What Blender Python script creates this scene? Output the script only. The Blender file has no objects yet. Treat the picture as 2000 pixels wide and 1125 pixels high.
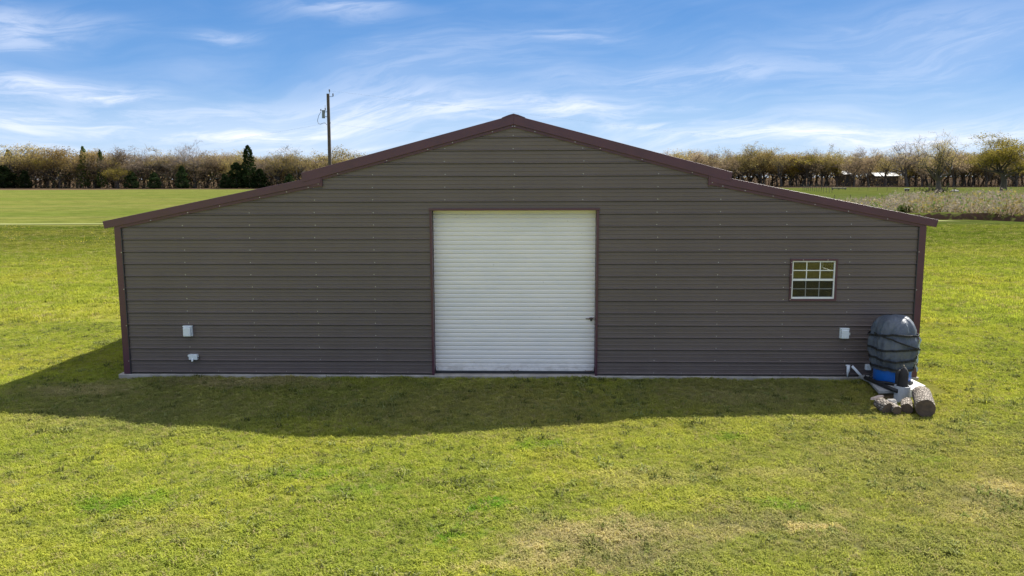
import bpy, math, random
from math import sin, cos, pi, radians
from mathutils import Vector, Matrix, noise
random.seed(7)
S = bpy.context.scene
COL = S.collection

# ------------------------------------------------------------------ camera
F_PX = 1570.23
CAM = Vector((0.4220, -14.6753, 3.7550))
yaw, pitch, roll = -0.03149, 0.13613, -0.00351
fwd = Vector((sin(yaw)*cos(pitch), cos(yaw)*cos(pitch), -sin(pitch)))
right = Vector((cos(yaw), -sin(yaw), 0))
up = right.cross(fwd)
rt = cos(roll)*right + sin(roll)*up
up = -sin(roll)*right + cos(roll)*up
cd = bpy.data.cameras.new('camera'); cam = bpy.data.objects.new('camera', cd); COL.objects.link(cam)
cd.sensor_width = 36.0; cd.lens = 36.0*F_PX/2000.0; cd.clip_start = 0.1; cd.clip_end = 9000
m = Matrix((rt, up, -fwd)).transposed().to_4x4(); m.translation = CAM
cam.matrix_world = m
S.camera = cam

# ------------------------------------------------------------------ world, sun, exposure
SUN_EL, SUN_AZ = radians(47.4), radians(41.5)        # azimuth from +Y towards +X
W = bpy.data.worlds.new('World'); S.world = W; W.use_nodes = True
S.view_settings.view_transform = 'Standard'; S.view_settings.look = 'None'
S.view_settings.gamma = 1.0; S.view_settings.use_curve_mapping = False
S.view_settings.exposure = 1.35
sd = bpy.data.lights.new('sun', 'SUN'); sd.energy = 4.6; sd.angle = radians(0.53); sd.color = (1.0, 0.95, 0.86)
sun = bpy.data.objects.new('sun', sd); COL.objects.link(sun)
sdir = Vector((cos(SUN_EL)*sin(SUN_AZ), cos(SUN_EL)*cos(SUN_AZ), sin(SUN_EL)))
sun.rotation_euler = sdir.to_track_quat('Z', 'Y').to_euler(); sun.location = (30, 30, 40)

def ray(x, y):
    return fwd + (x-1000)/F_PX*rt - (y-562.5)/F_PX*up
def at_y(x, y, Y=0.0):
    d = ray(x, y); return CAM + d*((Y-CAM.y)/d.y)
def at_z(x, y, z=0.0):
    d = ray(x, y); return CAM + d*((z-CAM.z)/d.z)

class NT:
    """small helper to write node trees"""
    def __init__(s, tree): s.t = tree; s.n = tree.nodes; s.l = tree.links
    def new(s, ty, **kw):
        n = s.n.new(ty)
        for k, v in kw.items(): setattr(n, k, v)
        return n
    def put(s, sock, v):
        if isinstance(v, bpy.types.NodeSocket): s.l.new(v, sock)
        elif v is not None:
            try: sock.default_value = v
            except Exception: sock.default_value = tuple(v)+(1,)
    def math(s, op, a, b=None, c=None, clamp=False):
        n = s.new('ShaderNodeMath', operation=op, use_clamp=clamp)
        s.put(n.inputs[0], a); s.put(n.inputs[1], b)
        if c is not None: s.put(n.inputs[2], c)
        return n.outputs[0]
    def vmath(s, op, a, b=None, out=0):
        n = s.new('ShaderNodeVectorMath', operation=op)
        s.put(n.inputs[0], a)
        if b is not None: s.put(n.inputs[1], b)
        return n.outputs[out]
    def noise(s, vec, scale, detail=3, rough=0.5, dist=0.0):
        n = s.new('ShaderNodeTexNoise'); s.put(n.inputs['Vector'], vec)
        n.inputs['Scale'].default_value = scale; n.inputs['Detail'].default_value = detail
        n.inputs['Roughness'].default_value = rough; n.inputs['Distortion'].default_value = dist
        return n.outputs[0]
    def ramp(s, v, lo, hi, a=0.0, b=1.0, smooth=True):
        n = s.new('ShaderNodeMapRange', interpolation_type='SMOOTHSTEP' if smooth else 'LINEAR')
        s.put(n.inputs[0], v); n.inputs[1].default_value = lo; n.inputs[2].default_value = hi
        n.inputs[3].default_value = a; n.inputs[4].default_value = b
        return n.outputs[0]
    def mix(s, f, a, b, blend='MIX'):
        n = s.new('ShaderNodeMix', data_type='RGBA', blend_type=blend)
        s.put(n.inputs[0], f); s.put(n.inputs[6], a); s.put(n.inputs[7], b)
        return n.outputs[2]
    def sep(s, v):
        n = s.new('ShaderNodeSeparateXYZ'); s.put(n.inputs[0], v); return n.outputs
    def comb(s, x, y, z):
        n = s.new('ShaderNodeCombineXYZ'); s.put(n.inputs[0], x); s.put(n.inputs[1], y); s.put(n.inputs[2], z); return n.outputs[0]

def build_world():
    W.node_tree.nodes.clear()
    k = NT(W.node_tree)
    sky = k.new('ShaderNodeTexSky', sky_type='NISHITA')
    sky.sun_disc = False; sky.sun_elevation = SUN_EL; sky.sun_rotation = SUN_AZ
    sky.altitude = 100; sky.air_density = 1.0; sky.dust_density = 0.6; sky.ozone_density = 1.6
    g = k.new('ShaderNodeTexCoord').outputs['Generated']
    x, y, z = k.sep(g)
    # deep, saturated spring sky, paler towards the horizon
    hs = k.new('ShaderNodeHueSaturation'); hs.inputs['Hue'].default_value = 0.5
    hs.inputs['Saturation'].default_value = SKY_SAT
    k.l.new(sky.outputs[0], hs.inputs['Color'])
    base = k.mix(1.0, hs.outputs[0], SKY_TINT, 'MULTIPLY')
    cr = k.new('ShaderNodeValToRGB'); el = cr.color_ramp; K_ = 1.0/(2.55*SKY_STR)
    for i, (p_, c_) in enumerate(((0.0, (.50, .68, .90)), (.05, (.31, .54, .86)), (.11, (.17, .38, .76)), (.19, (.105, .29, .66)), (.5, (.07, .24, .60)), (1.0, (.05, .18, .50)))):
        e_ = el.elements[i] if i < 2 else el.elements.new(p_)
        e_.position = p_; e_.color = c_+(1,)
    k.l.new(z, cr.inputs[0])
    grad = k.vmath('MULTIPLY', cr.outputs[0], (K_, K_, K_))
    base = k.mix(.93, base, grad)
    # thin high cloud, in streaks drawn out along the horizon
    warp = k.noise(k.vmath('MULTIPLY', g, (3, 3, 6)), 1.0, 3, .5)
    wv = k.vmath('ADD', g, k.comb(0, 0, k.math('MULTIPLY', k.math('SUBTRACT', warp, .5), .10)))
    tilt = k.comb(x, y, k.math('ADD', k.sep(wv)[2], k.math('MULTIPLY', x, -0.10)))
    s1 = k.noise(k.vmath('MULTIPLY', tilt, (2.2, 2.2, 15)), 1.0, 7, .56, .15)
    s2 = k.noise(k.vmath('MULTIPLY', tilt, (6, 6, 46)), 1.0, 8, .60, .2)
    streak = k.math('MULTIPLY', k.ramp(s1, .42, .78), k.ramp(s2, .25, .8, .45, 1.0))
    hor = k.ramp(z, 0.0, .20, .46, 0.20)
    cov = k.math('MULTIPLY', streak, hor)
    high = k.math('MULTIPLY', k.ramp(s1, .22, .55), k.ramp(z, .24, .5, 0, .80))  # denser cloud above the view, added to brighten the shaded side
    cov = k.math('MAXIMUM', cov, high)
    fine = k.noise(k.vmath('MULTIPLY', tilt, (10, 10, 75)), 1.0, 8, .66, .5)
    fine = k.ramp(fine, .36, .66)
    az = k.math('ARCTAN2', x, y)
    soft = k.math('MULTIPLY', k.ramp(k.noise(k.vmath('MULTIPLY', tilt, (1.8, 1.8, 9)), 1.0, 5, .52), .40, .75), k.ramp(fine, 0, 1, .20, .34))
    cov = k.math('MAXIMUM', cov, k.math('MULTIPLY', soft, k.ramp(z, .0, .3, 1.0, .6)))
    for (px, py, w, h, a) in CLOUDS:
        w *= 1.25; h *= 1.25; a *= .62
        d = ray(px, py).normalized()
        caz = math.atan2(d.x, d.y)
        dx = k.math('DIVIDE', k.math('SUBTRACT', az, caz), w/F_PX)
        dz = k.math('DIVIDE', k.math('SUBTRACT', k.sep(wv)[2], d.z - 0.0), h/F_PX)
        r2 = k.math('ADD', k.math('MULTIPLY', dx, dx), k.math('MULTIPLY', dz, dz))
        e = k.math('EXPONENT', k.math('MULTIPLY', r2, -1.0))
        cov = k.math('ADD', cov, k.math('MULTIPLY', k.math('MULTIPLY', e, a), k.math('ADD', k.math('MULTIPLY', fine, .8), .2)))
    veil = k.ramp(z, 0.0, .12, .22, 0.0)
    cov = k.math('ADD', cov, veil)
    cov = k.math('MINIMUM', cov, .93)
    up_ = k.ramp(z, -.02, 0.0)
    cov = k.math('MULTIPLY', cov, up_)
    col = k.mix(cov, base, CLOUD_COL)
    bg = k.new('ShaderNodeBackground'); k.l.new(col, bg.inputs[0]); bg.inputs[1].default_value = SKY_STR
    out = k.new('ShaderNodeOutputWorld'); k.l.new(bg.outputs[0], out.inputs[0])
SKY_STR = 0.10
SKY_SAT = 1.25
SKY_TINT = (0.62, 0.80, 1.0, 1)
CLOUD_COL = (4.2, 4.35, 4.85, 1)
CLOUDS = [  # thin cloud banks: centre, half sizes in photo pixels, density
    (60, 155, 150, 14, .9), (190, 168, 130, 9, .7), (300, 236, 260, 10, .75), (500, 238, 120, 8, .3), (20, 45, 60, 22, .6),
    (40, 247, 60, 6, .7), (820, 205, 110, 16, .6), (900, 228, 150, 12, .45), (1150, 220, 110, 16, .8), (1240, 252, 45, 5, 1.0),
    (1345, 215, 30, 5, .6), (1390, 243, 40, 4, .7), (1640, 266, 300, 11, .9), (1850, 250, 260, 22, .55), (1500, 285, 260, 10, .4),
    (640, 20, 90, 12, .45), (430, 60, 45, 8, .5), (120, 25, 90, 12, .3), (700, 10, 60, 8, .4), (1100, 60, 90, 12, .35), (1400, 140, 100, 14, .35),
    (570, 276, 35, 5, .8), (700, 282, 35, 4, .6), (100, 285, 200, 14, .55), (640, 300, 120, 8, .5), (350, 215, 300, 20, .3), (1250, 160, 200, 20, .2)]
build_world()

# ------------------------------------------------------------------ mesh helpers
class MB:
    def __init__(s): s.v = []; s.f = []; s.m = []
    def add(s, vs, fs, mi=0):
        o = len(s.v); s.v += [tuple(v) for v in vs]; s.f += [tuple(i+o for i in f) for f in fs]; s.m += [mi]*len(fs)
    def box(s, x0, x1, y0, y1, z0, z1, mi=0, M=None):
        vs = [Vector((x, y, z)) for z in (z0, z1) for y in (y0, y1) for x in (x0, x1)]
        if M is not None: vs = [M @ v for v in vs]
        s.add(vs, [(0,2,3,1), (4,5,7,6), (0,1,5,4), (2,6,7,3), (0,4,6,2), (1,3,7,5)], mi)
    def prism(s, pts, y0, y1, mi=0):
        """polygon of (x, z) points, anticlockwise seen from -Y, extruded from y0 to y1"""
        n = len(pts)
        vs = [(x, y0, z) for x, z in pts] + [(x, y1, z) for x, z in pts]
        fs = [tuple(range(n)), tuple(range(2*n-1, n-1, -1))]
        for i in range(n):
            j = (i+1) % n; fs.append((j, i, i+n, j+n))
        s.add(vs, fs, mi)
    def tube(s, pts, rs, n=8, mi=0, caps=True):
        pts = [Vector(p) for p in pts]
        if not hasattr(rs, '__len__'): rs = [rs]*len(pts)
        vs = []; fs = []
        t = (pts[1]-pts[0]).normalized()
        a = t.orthogonal().normalized()
        for i, p in enumerate(pts):
            if i < len(pts)-1: t = (pts[i+1]-p).normalized()
            if 0 < i < len(pts)-1: t = (pts[i+1]-pts[i-1]).normalized()
            a = (a - t*a.dot(t)).normalized(); b = t.cross(a)
            for k in range(n):
                th = 2*pi*k/n; vs.append(p + (a*cos(th)+b*sin(th))*rs[i])
        for i in range(len(pts)-1):
            for k in range(n):
                j = (k+1) % n; fs.append((i*n+k, i*n+j, (i+1)*n+j, (i+1)*n+k))
        if caps:
            fs.append(tuple(range(n-1, -1, -1))); fs.append(tuple((len(pts)-1)*n+k for k in range(n)))
        s.add(vs, fs, mi)
    def lathe(s, prof, c=(0, 0, 0), n=24, mi=0, cap0=True, cap1=True, fn=None):
        vs = []; fs = []
        for i, (r, z) in enumerate(prof):
            for k in range(n):
                th = 2*pi*k/n
                rr, zz = (r, z) if fn is None else fn(r, z, th)
                vs.append((c[0]+rr*cos(th), c[1]+rr*sin(th), c[2]+zz))
        for i in range(len(prof)-1):
            for k in range(n):
                j = (k+1) % n; fs.append((i*n+k, i*n+j, (i+1)*n+j, (i+1)*n+k))
        if cap0: fs.append(tuple(range(n-1, -1, -1)))
        if cap1: fs.append(tuple((len(prof)-1)*n+k for k in range(n)))
        s.add(vs, fs, mi)
    def mesh(s, name, mats, smooth=False):
        me = bpy.data.meshes.new(name); me.from_pydata(s.v, [], s.f)
        for mt in (mats if isinstance(mats, (list, tuple)) else [mats]): me.materials.append(mt)
        if any(s.m): me.polygons.foreach_set('material_index', s.m)
        if smooth: me.polygons.foreach_set('use_smooth', [True]*len(s.f))
        me.update(); return me
    def build(s, name, mats, parent=None, smooth=False, **kw):
        return put(name, s.mesh(name, mats, smooth), parent, **kw)

def put(name, me, parent=None, loc=None, bevel=0, **kw):
    o = bpy.data.objects.new(name, me); COL.objects.link(o)
    if parent is not None: o.parent = parent
    if loc is not None: o.location = loc
    if bevel:
        b = o.modifiers.new('bevel', 'BEVEL'); b.width = bevel; b.segments = 2; b.limit_method = 'ANGLE'
    for k, v in kw.items(): o[k] = v
    return o
def thing(name, label, cat, loc=(0, 0, 0), rz=0, group=None):
    o = bpy.data.objects.new(name, None); COL.objects.link(o); o.location = loc; o.rotation_euler = (0, 0, rz)
    o.empty_display_size = .2
    o['label'] = label; o['category'] = cat
    if group: o['group'] = group
    return o
def copy_tree(o, parent=None):
    c = o.copy(); COL.objects.link(c)
    if parent is not None: c.parent = parent
    for ch in list(o.children): copy_tree(ch, c)
    return c

# ------------------------------------------------------------------ materials
def mat(name, col, rough=.6, var=.0, vscale=4.0, bump=0.0, bscale=20.0, metal=0.0, spec=.5, stretch=(1, 1, 1), col2=None, coat=0):
    mt = bpy.data.materials.new(name); mt.use_nodes = True
    k = NT(mt.node_tree); p = mt.node_tree.nodes['Principled BSDF']
    p.inputs['Roughness'].default_value = rough; p.inputs['Metallic'].default_value = metal
    p.inputs['Specular IOR Level'].default_value = spec
    c = tuple(col)+(1,)
    P = k.new('ShaderNodeNewGeometry').outputs['Position']
    P = k.vmath('MULTIPLY', P, stretch)
    if var or col2:
        n = k.noise(P, vscale, 5, .6)
        c2 = tuple(col2)+(1,) if col2 else tuple(min(1, v*(1+var)) for v in col)+(1,)
        c1 = c if col2 else tuple(v*(1-var) for v in col)+(1,)
        cc = k.mix(k.ramp(n, .32, .68), c1, c2)
        k.l.new(cc, p.inputs['Base Color'])
        k.l.new(k.ramp(n, .3, .7, rough*.85, min(1, rough*1.15)), p.inputs['Roughness'])
    else: p.inputs['Base Color'].default_value = c
    if bump:
        b = k.new('ShaderNodeBump'); b.inputs['Strength'].default_value = 1.0; b.inputs['Distance'].default_value = bump
        k.l.new(k.noise(P, bscale, 4, .6), b.inputs['Height']); k.l.new(b.outputs[0], p.inputs['Normal'])
    return mt

def siding_mat():
    mt = bpy.data.materials.new('taupe_painted_steel'); mt.use_nodes = True
    k = NT(mt.node_tree); p = mt.node_tree.nodes['Principled BSDF']
    P = k.new('ShaderNodeNewGeometry').outputs['Position']
    big = k.noise(k.vmath('MULTIPLY', P, (.5, .5, .5)), 1.0, 4, .6)
    fine = k.noise(k.vmath('MULTIPLY', P, (2.0, 2.0, 60)), 1.0, 3, .6)
    runs = k.noise(k.vmath('MULTIPLY', P, (9, 9, .7)), 1.0, 5, .6)
    c = k.mix(k.ramp(big, .3, .7), (.118, .092, .086, 1), (.140, .109, .101, 1))
    c = k.mix(k.ramp(fine, .35, .7, 0, .28), c, (.092, .066, .060, 1))
    c = k.mix(k.ramp(runs, .5, .8, 0, .22), c, (.18, .145, .125, 1))
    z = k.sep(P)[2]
    dirt_reflect = k.math('MULTIPLY', k.ramp(z, .1, .75, 1, 0), k.ramp(k.noise(k.vmath('MULTIPLY', P, (3, 3, 5)), 1.0, 5, .65), .35, .75))
    c = k.mix(k.math('MULTIPLY', dirt_reflect, .55), c, (.105, .075, .072, 1))  # purplish reflection low on the wall, painted in along with the dirt
    k.l.new(c, p.inputs['Base Color'])
    k.l.new(k.ramp(runs, .3, .7, .36, .5), p.inputs['Roughness'])
    b = k.new('ShaderNodeBump'); b.inputs['Distance'].default_value = .012; b.inputs['Strength'].default_value = .8
    k.l.new(k.noise(k.vmath('MULTIPLY', P, (1.6, 1.6, 3.5)), 1.0, 3, .5), b.inputs['Height']); k.l.new(b.outputs[0], p.inputs['Normal'])
    return mt
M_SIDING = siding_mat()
M_TRIM = mat('burgundy_trim_paint', (.082, .029, .048), .34, .10, 2.5, .002, 3)
M_ROOF = mat('burgundy_roof_steel', (.082, .029, .048), .34, .10, 1.5)
M_SCREW = mat('zinc_screw', (.55, .55, .55), .35, metal=.6)
def door_mat():
    mt = bpy.data.materials.new('white_door_steel'); mt.use_nodes = True
    k = NT(mt.node_tree); p = mt.node_tree.nodes['Principled BSDF']
    P = k.new('ShaderNodeNewGeometry').outputs['Position']
    n1 = k.noise(k.vmath('MULTIPLY', P, (1.2, 1, 3)), 1.0, 5, .6)
    sp = k.noise(P, 14, 2, .5)
    c = k.mix(k.ramp(n1, .35, .7), (.82, .775, .74, 1), (.76, .73, .71, 1))
    c = k.mix(k.ramp(sp, .73, .78, 0, .6), c, (.35, .31, .27, 1))
    z = k.sep(P)[2]
    low = k.math('MULTIPLY', k.ramp(z, .1, .45, 1, 0), k.ramp(k.noise(k.vmath('MULTIPLY', P, (5, 1, 9)), 1.0, 6, .7), .4, .62))
    c = k.mix(k.math('MULTIPLY', low, .5), c, (.45, .40, .34, 1))
    k.l.new(c, p.inputs['Base Color']); p.inputs['Roughness'].default_value = .42
    return mt
M_DOOR = door_mat()
M_WHITE = mat('white_vinyl', (.78, .78, .76), .4, .03, 6)
M_BOX = mat('white_plastic_box', (.72, .76, .78), .4, .05, 10)
M_DARK = mat('dark_steel', (.035, .035, .04), .45, .2, 8)
M_RUST = mat('rusty_latch_steel', (.30, .27, .25), .45, 0, 30, col2=(.16, .07, .04), metal=.5)
M_CONC = mat('slab_concrete', (.44, .40, .35), .9, 0, 3, .004, 40, col2=(.30, .27, .23))
M_PAD = mat('pale_concrete_pad', (.52, .50, .46), .85, .14, 5, .003, 50)
M_INT = mat('interior_wall_board', (.52, .42, .29), .8, .12, 3)
M_BLACK = mat('black_rubber', (.012, .012, .013), .55, .3, 10, .003, 30)
M_STRAP = mat('black_strap', (.010, .010, .011), .6)
M_WRAP = mat('black_felt_pipe_wrap', (.022, .020, .020), .75, .3, 12, .006, 30)
M_BLUE = mat('blue_drum_plastic', (.012, .13, .50), .35, .08, 4)
M_PVC = mat('white_pvc', (.74, .77, .80), .35, .04, 8)
M_CLAY = mat('grey_concrete_pipe', (.40, .42, .44), .8, .10, 7, .003, 60)
M_BRASS = mat('weathered_tap_metal', (.35, .31, .26), .4, .2, 30, metal=.8)
M_SOIL = mat('bare_soil', (.17, .115, .06), .95, .3, 9, .02, 30)
M_CUT = mat('cut_log_end', (.07, .048, .036), .85, 0, 14, .004, 60, col2=(.13, .09, .062))
M_CHIP = mat('split_wood', (.62, .48, .38), .8, .15, 15, .003, 60)
M_GREY = mat('transformer_grey', (.16, .19, .21), .45, .08, 5)
M_POLE = mat('creosote_pole_wood', (.055, .040, .034), .85, 0, 3, .01, 12, stretch=(6, 6, 1), col2=(.11, .085, .07))
M_PORC = mat('insulator_porcelain', (.05, .05, .06), .25)
M_WIRE = mat('aluminium_wire', (.09, .09, .09), .5)
M_ROCK = mat('grey_rock', (.22, .21, .20), .9, .2, 4, .03, 10)
M_WROOF = mat('white_metal_roofing', (.80, .82, .84), .35, .03, 1)
M_TANWALL = mat('dark_shed_wall', (.09, .075, .06), .7, .1, 1)
M_POST = mat('weathered_fence_post', (.075, .062, .05), .9, .25, 9)

def bark_log():
    mt = bpy.data.materials.new('log_bark'); mt.use_nodes = True
    k = NT(mt.node_tree); p = mt.node_tree.nodes['Principled BSDF']
    P = k.new('ShaderNodeTexCoord').outputs['Object']
    v = k.new('ShaderNodeTexVoronoi'); v.feature = 'DISTANCE_TO_EDGE'; v.inputs['Scale'].default_value = 1
    k.l.new(k.vmath('MULTIPLY', P, (26, 26, 13)), v.inputs['Vector'])
    n = k.noise(P, 22, 5, .65)
    cr = k.ramp(v.outputs['Distance'], .0, .22)
    c = k.mix(k.ramp(n, .3, .7), (.17, .14, .11, 1), (.34, .30, .25, 1))
    c = k.mix(cr, (.06, .045, .035, 1), c)
    k.l.new(c, p.inputs['Base Color']); p.inputs['Roughness'].default_value = .9
    b = k.new('ShaderNodeBump'); b.inputs['Distance'].default_value = .012
    k.l.new(cr, b.inputs['Height']); k.l.new(b.outputs[0], p.inputs['Normal'])
    return mt
M_BARKLOG = bark_log()

def tarp_mat():
    mt = bpy.data.materials.new('slate_tarpaulin'); mt.use_nodes = True
    k = NT(mt.node_tree); p = mt.node_tree.nodes['Principled BSDF']
    P = k.new('ShaderNodeTexCoord').outputs['Object']
    n = k.noise(P, 3.2, 5, .6, .6); n2 = k.noise(P, 1.6, 3, .5)
    c = k.mix(k.ramp(n, .35, .65), (.060, .075, .10, 1), (.115, .13, .155, 1))
    c = k.mix(k.ramp(n2, .52, .60, 0, .55), c, (.045, .10, .135, 1))
    k.l.new(c, p.inputs['Base Color']); p.inputs['Roughness'].default_value = .5
    b = k.new('ShaderNodeBump'); b.inputs['Distance'].default_value = .045
    k.l.new(k.noise(k.vmath('MULTIPLY', P, (8, 8, 2.2)), 1.0, 4, .55, .8), b.inputs['Height']); k.l.new(b.outputs[0], p.inputs['Normal'])
    return mt
M_TARP = tarp_mat()

def glass_mat():
    mt = bpy.data.materials.new('window_glass'); mt.use_nodes = True
    k = NT(mt.node_tree); k.n.clear()
    tr = k.new('ShaderNodeBsdfTransparent'); tr.inputs[0].default_value = (.80, .84, .80, 1)
    gl = k.new('ShaderNodeBsdfGlossy'); gl.inputs['Roughness'].default_value = .01
    fr = k.new('ShaderNodeFresnel'); fr.inputs['IOR'].default_value = 1.5
    f = k.math('ADD', k.math('MULTIPLY', fr.outputs[0], 1.15), .01)
    mx = k.new('ShaderNodeMixShader'); k.l.new(f, mx.inputs[0]); k.l.new(tr.outputs[0], mx.inputs[1]); k.l.new(gl.outputs[0], mx.inputs[2])
    o = k.new('ShaderNodeOutputMaterial'); k.l.new(mx.outputs[0], o.inputs[0]); return mt
M_GLASS = glass_mat()
def screen_mat():
    mt = bpy.data.materials.new('insect_screen'); mt.use_nodes = True
    k = NT(mt.node_tree); k.n.clear()
    tr = k.new('ShaderNodeBsdfTransparent'); df = k.new('ShaderNodeBsdfDiffuse'); df.inputs[0].default_value = (.03, .03, .03, 1)
    mx = k.new('ShaderNodeMixShader'); mx.inputs[0].default_value = .45
    k.l.new(tr.outputs[0], mx.inputs[1]); k.l.new(df.outputs[0], mx.inputs[2])
    o = k.new('ShaderNodeOutputMaterial'); k.l.new(mx.outputs[0], o.inputs[0]); return mt
M_SCREEN = screen_mat()

# turf colour, shared by the ground and the blades growing on it
def gp(px, py): return at_z(px, py, 0)
PATCH_GREEN = [(950, 992, 45, 12, .9), (880, 1045, 50, 15, .7), (230, 990, 90, 26, .6), (320, 965, 60, 18, .5), (600, 925, 110, 20, .45),
               (1540, 1000, 60, 14, .5), (1050, 870, 70, 12, .5), (1430, 860, 60, 10, .4), (690, 960, 80, 14, .35), (1830, 900, 40, 14, .3)]
PATCH_BROWN = [(300, 790, 420, 60, .45), (900, 790, 420, 60, .45), (1450, 770, 300, 44, .5), (1180, 1060, 230, 50, .85), (1450, 1030, 150, 26, .6), (450, 752, 260, 14, .75), (150, 765, 150, 22, .7), (640, 790, 240, 26, .35), (950, 770, 260, 20, .4), (1350, 775, 220, 22, .45), (1180, 1110, 260, 30, .7), (1700, 880, 120, 20, .35), (1900, 980, 110, 36, .45), (330, 1040, 160, 20, .3), (1640, 1075, 160, 20, .4)]
PATCH_STRAW = [(1600, 1047, 75, 12, .95), (1035, 1085, 35, 30, .8), (1180, 1050, 200, 34, .6), (1975, 955, 70, 30, .75), (1640, 1010, 70, 14, .45),
               (1400, 1045, 90, 16, .4), (1240, 940, 130, 18, .35), (520, 748, 120, 10, .45), (420, 750, 60, 8, .5), (180, 765, 110, 14, .45),
               (1450, 780, 120, 12, .3), (1000, 1118, 120, 16, .6), (130, 760, 120, 12, .4), (1100, 1112, 130, 14, .6), (640, 755, 60, 9, .4),
               (1900, 1010, 90, 22, .4), (1500, 930, 140, 14, .3)]
def turf_group():
    t = bpy.data.node_groups.new('turf_colour', 'ShaderNodeTree')
    t.interface.new_socket('Position', in_out='INPUT', socket_type='NodeSocketVector')
    t.interface.new_socket('Color', in_out='OUTPUT', socket_type='NodeSocketColor')
    k = NT(t); gi = k.new('NodeGroupInput'); go = k.new('NodeGroupOutput')
    P0 = gi.outputs[0]; x, y, z = k.sep(P0); P = k.comb(x, y, 0)
    wob = k.new('ShaderNodeTexNoise'); k.l.new(P, wob.inputs['Vector']); wob.inputs['Scale'].default_value = 2.2; wob.inputs['Detail'].default_value = 6; wob.inputs['Roughness'].default_value = .7
    Pw = k.vmath('ADD', P, k.vmath('MULTIPLY', k.vmath('SUBTRACT', wob.outputs[1], (.5, .5, .5)), (1.6, 1.6, 0)))
    n_big = k.noise(P, .22, 4, .55); n_mid = k.noise(P, 1.3, 5, .65); n_small = k.noise(P, 7.0, 4, .7)
    n_far = k.noise(k.vmath('MULTIPLY', P, (.022, .10, 1)), 1.0, 6, .6, .5)
    n_band = k.noise(k.vmath('MULTIPLY', P, (.010, .33, 1)), 1.0, 4, .6, .3)
    YG = (.375, .39, .060, 1); GR = (.18, .235, .045, 1); ST = (.50, .43, .19, 1); BR = (.30, .25, .12, 1); YE = (.39, .36, .07, 1)
    c = k.mix(k.ramp(n_mid, .36, .66), YG, (.30, .325, .060, 1))
    c = k.mix(k.ramp(n_big, .46, .70, 0, .75), c, YE)
    c = k.mix(k.ramp(n_big, .54, .32, 0, .45), c, GR)
    c = k.mix(k.ramp(n_small, .50, .70, 0, .70), c, GR)
    n_m2 = k.noise(P, 2.8, 5, .75, .6)
    c = k.mix(k.ramp(n_m2, .54, .66, 0, .55), c, (.14, .165, .035, 1))
    c = k.mix(k.ramp(n_m2, .44, .34, 0, .40), c, (.42, .38, .11, 1))
    c = k.mix(k.ramp(n_small, .42, .26, 0, .4), c, ST)
    # duller olive and straw towards the right foreground
    dull = k.math('MULTIPLY', k.ramp(x, -1.0, 7.0), k.ramp(y, 0, -5))
    dull = k.math('MULTIPLY', dull, k.ramp(n_mid, .25, .7, .35, .85))
    c = k.mix(dull, c, (.27, .25, .10, 1))
    def patch(c, lst, col):
        tot = None
        for (px, py, w, h, a) in lst:
            ctr = gp(px, py); rx = (gp(px+w, py)-ctr).length; ry = abs(gp(px, py+h).y-gp(px, py-h).y)/2
            d = k.vmath('DIVIDE', k.vmath('SUBTRACT', Pw, (ctr.x, ctr.y, 0)), (rx, ry, 1))
            l = k.vmath('LENGTH', d, out=1)
            e = k.ramp(l, 1.25, .25, 0, a)
            tot = e if tot is None else k.math('MAXIMUM', tot, e)
        tot = k.math('MULTIPLY', tot, k.ramp(n_small, .25, .6, .55, 1.15), clamp=True)
        return k.mix(tot, c, col)
    c = patch(c, PATCH_BROWN, (.27, .235, .13, 1))
    c = patch(c, PATCH_STRAW, (.52, .43, .21, 1))
    c = patch(c, PATCH_GREEN, (.11, .25, .020, 1))
    # worn, thinner grass along the wall
    # the far pasture: long drifts of green, olive and tan
    far = k.ramp(y, 8, 40)
    n_sp = k.noise(k.vmath('MULTIPLY', P, (.25, .9, 1)), 1.0, 8, .75)
    fc = k.mix(k.ramp(n_far, .40, .60), (.135, .175, .026, 1), (.20, .205, .045, 1))
    fc = k.mix(k.ramp(n_band, .50, .70, 0, .35), fc, (.21, .195, .08, 1))
    fc = k.mix(k.ramp(n_band, .47, .30, 0, .35), fc, (.12, .165, .025, 1))
    fc = k.mix(k.ramp(n_sp, .50, .58, 0, .75), fc, (.080, .10, .025, 1))
    fc = k.mix(k.ramp(n_sp, .46, .38, 0, .40), fc, (.32, .29, .12, 1))
    c = k.mix(far, c, fc)
    # leaf litter and dead stalks under the wood
    lit = k.math('ADD', k.math('MULTIPLY', n_far, 22), k.math('ADD', y, k.math('MULTIPLY', k.math('ABSOLUTE', x), .02)))
    c = k.mix(k.ramp(lit, 285, 292), c, (.13, .085, .055, 1))
    k.l.new(c, go.inputs[0])
    return t
TURF = turf_group()
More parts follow.
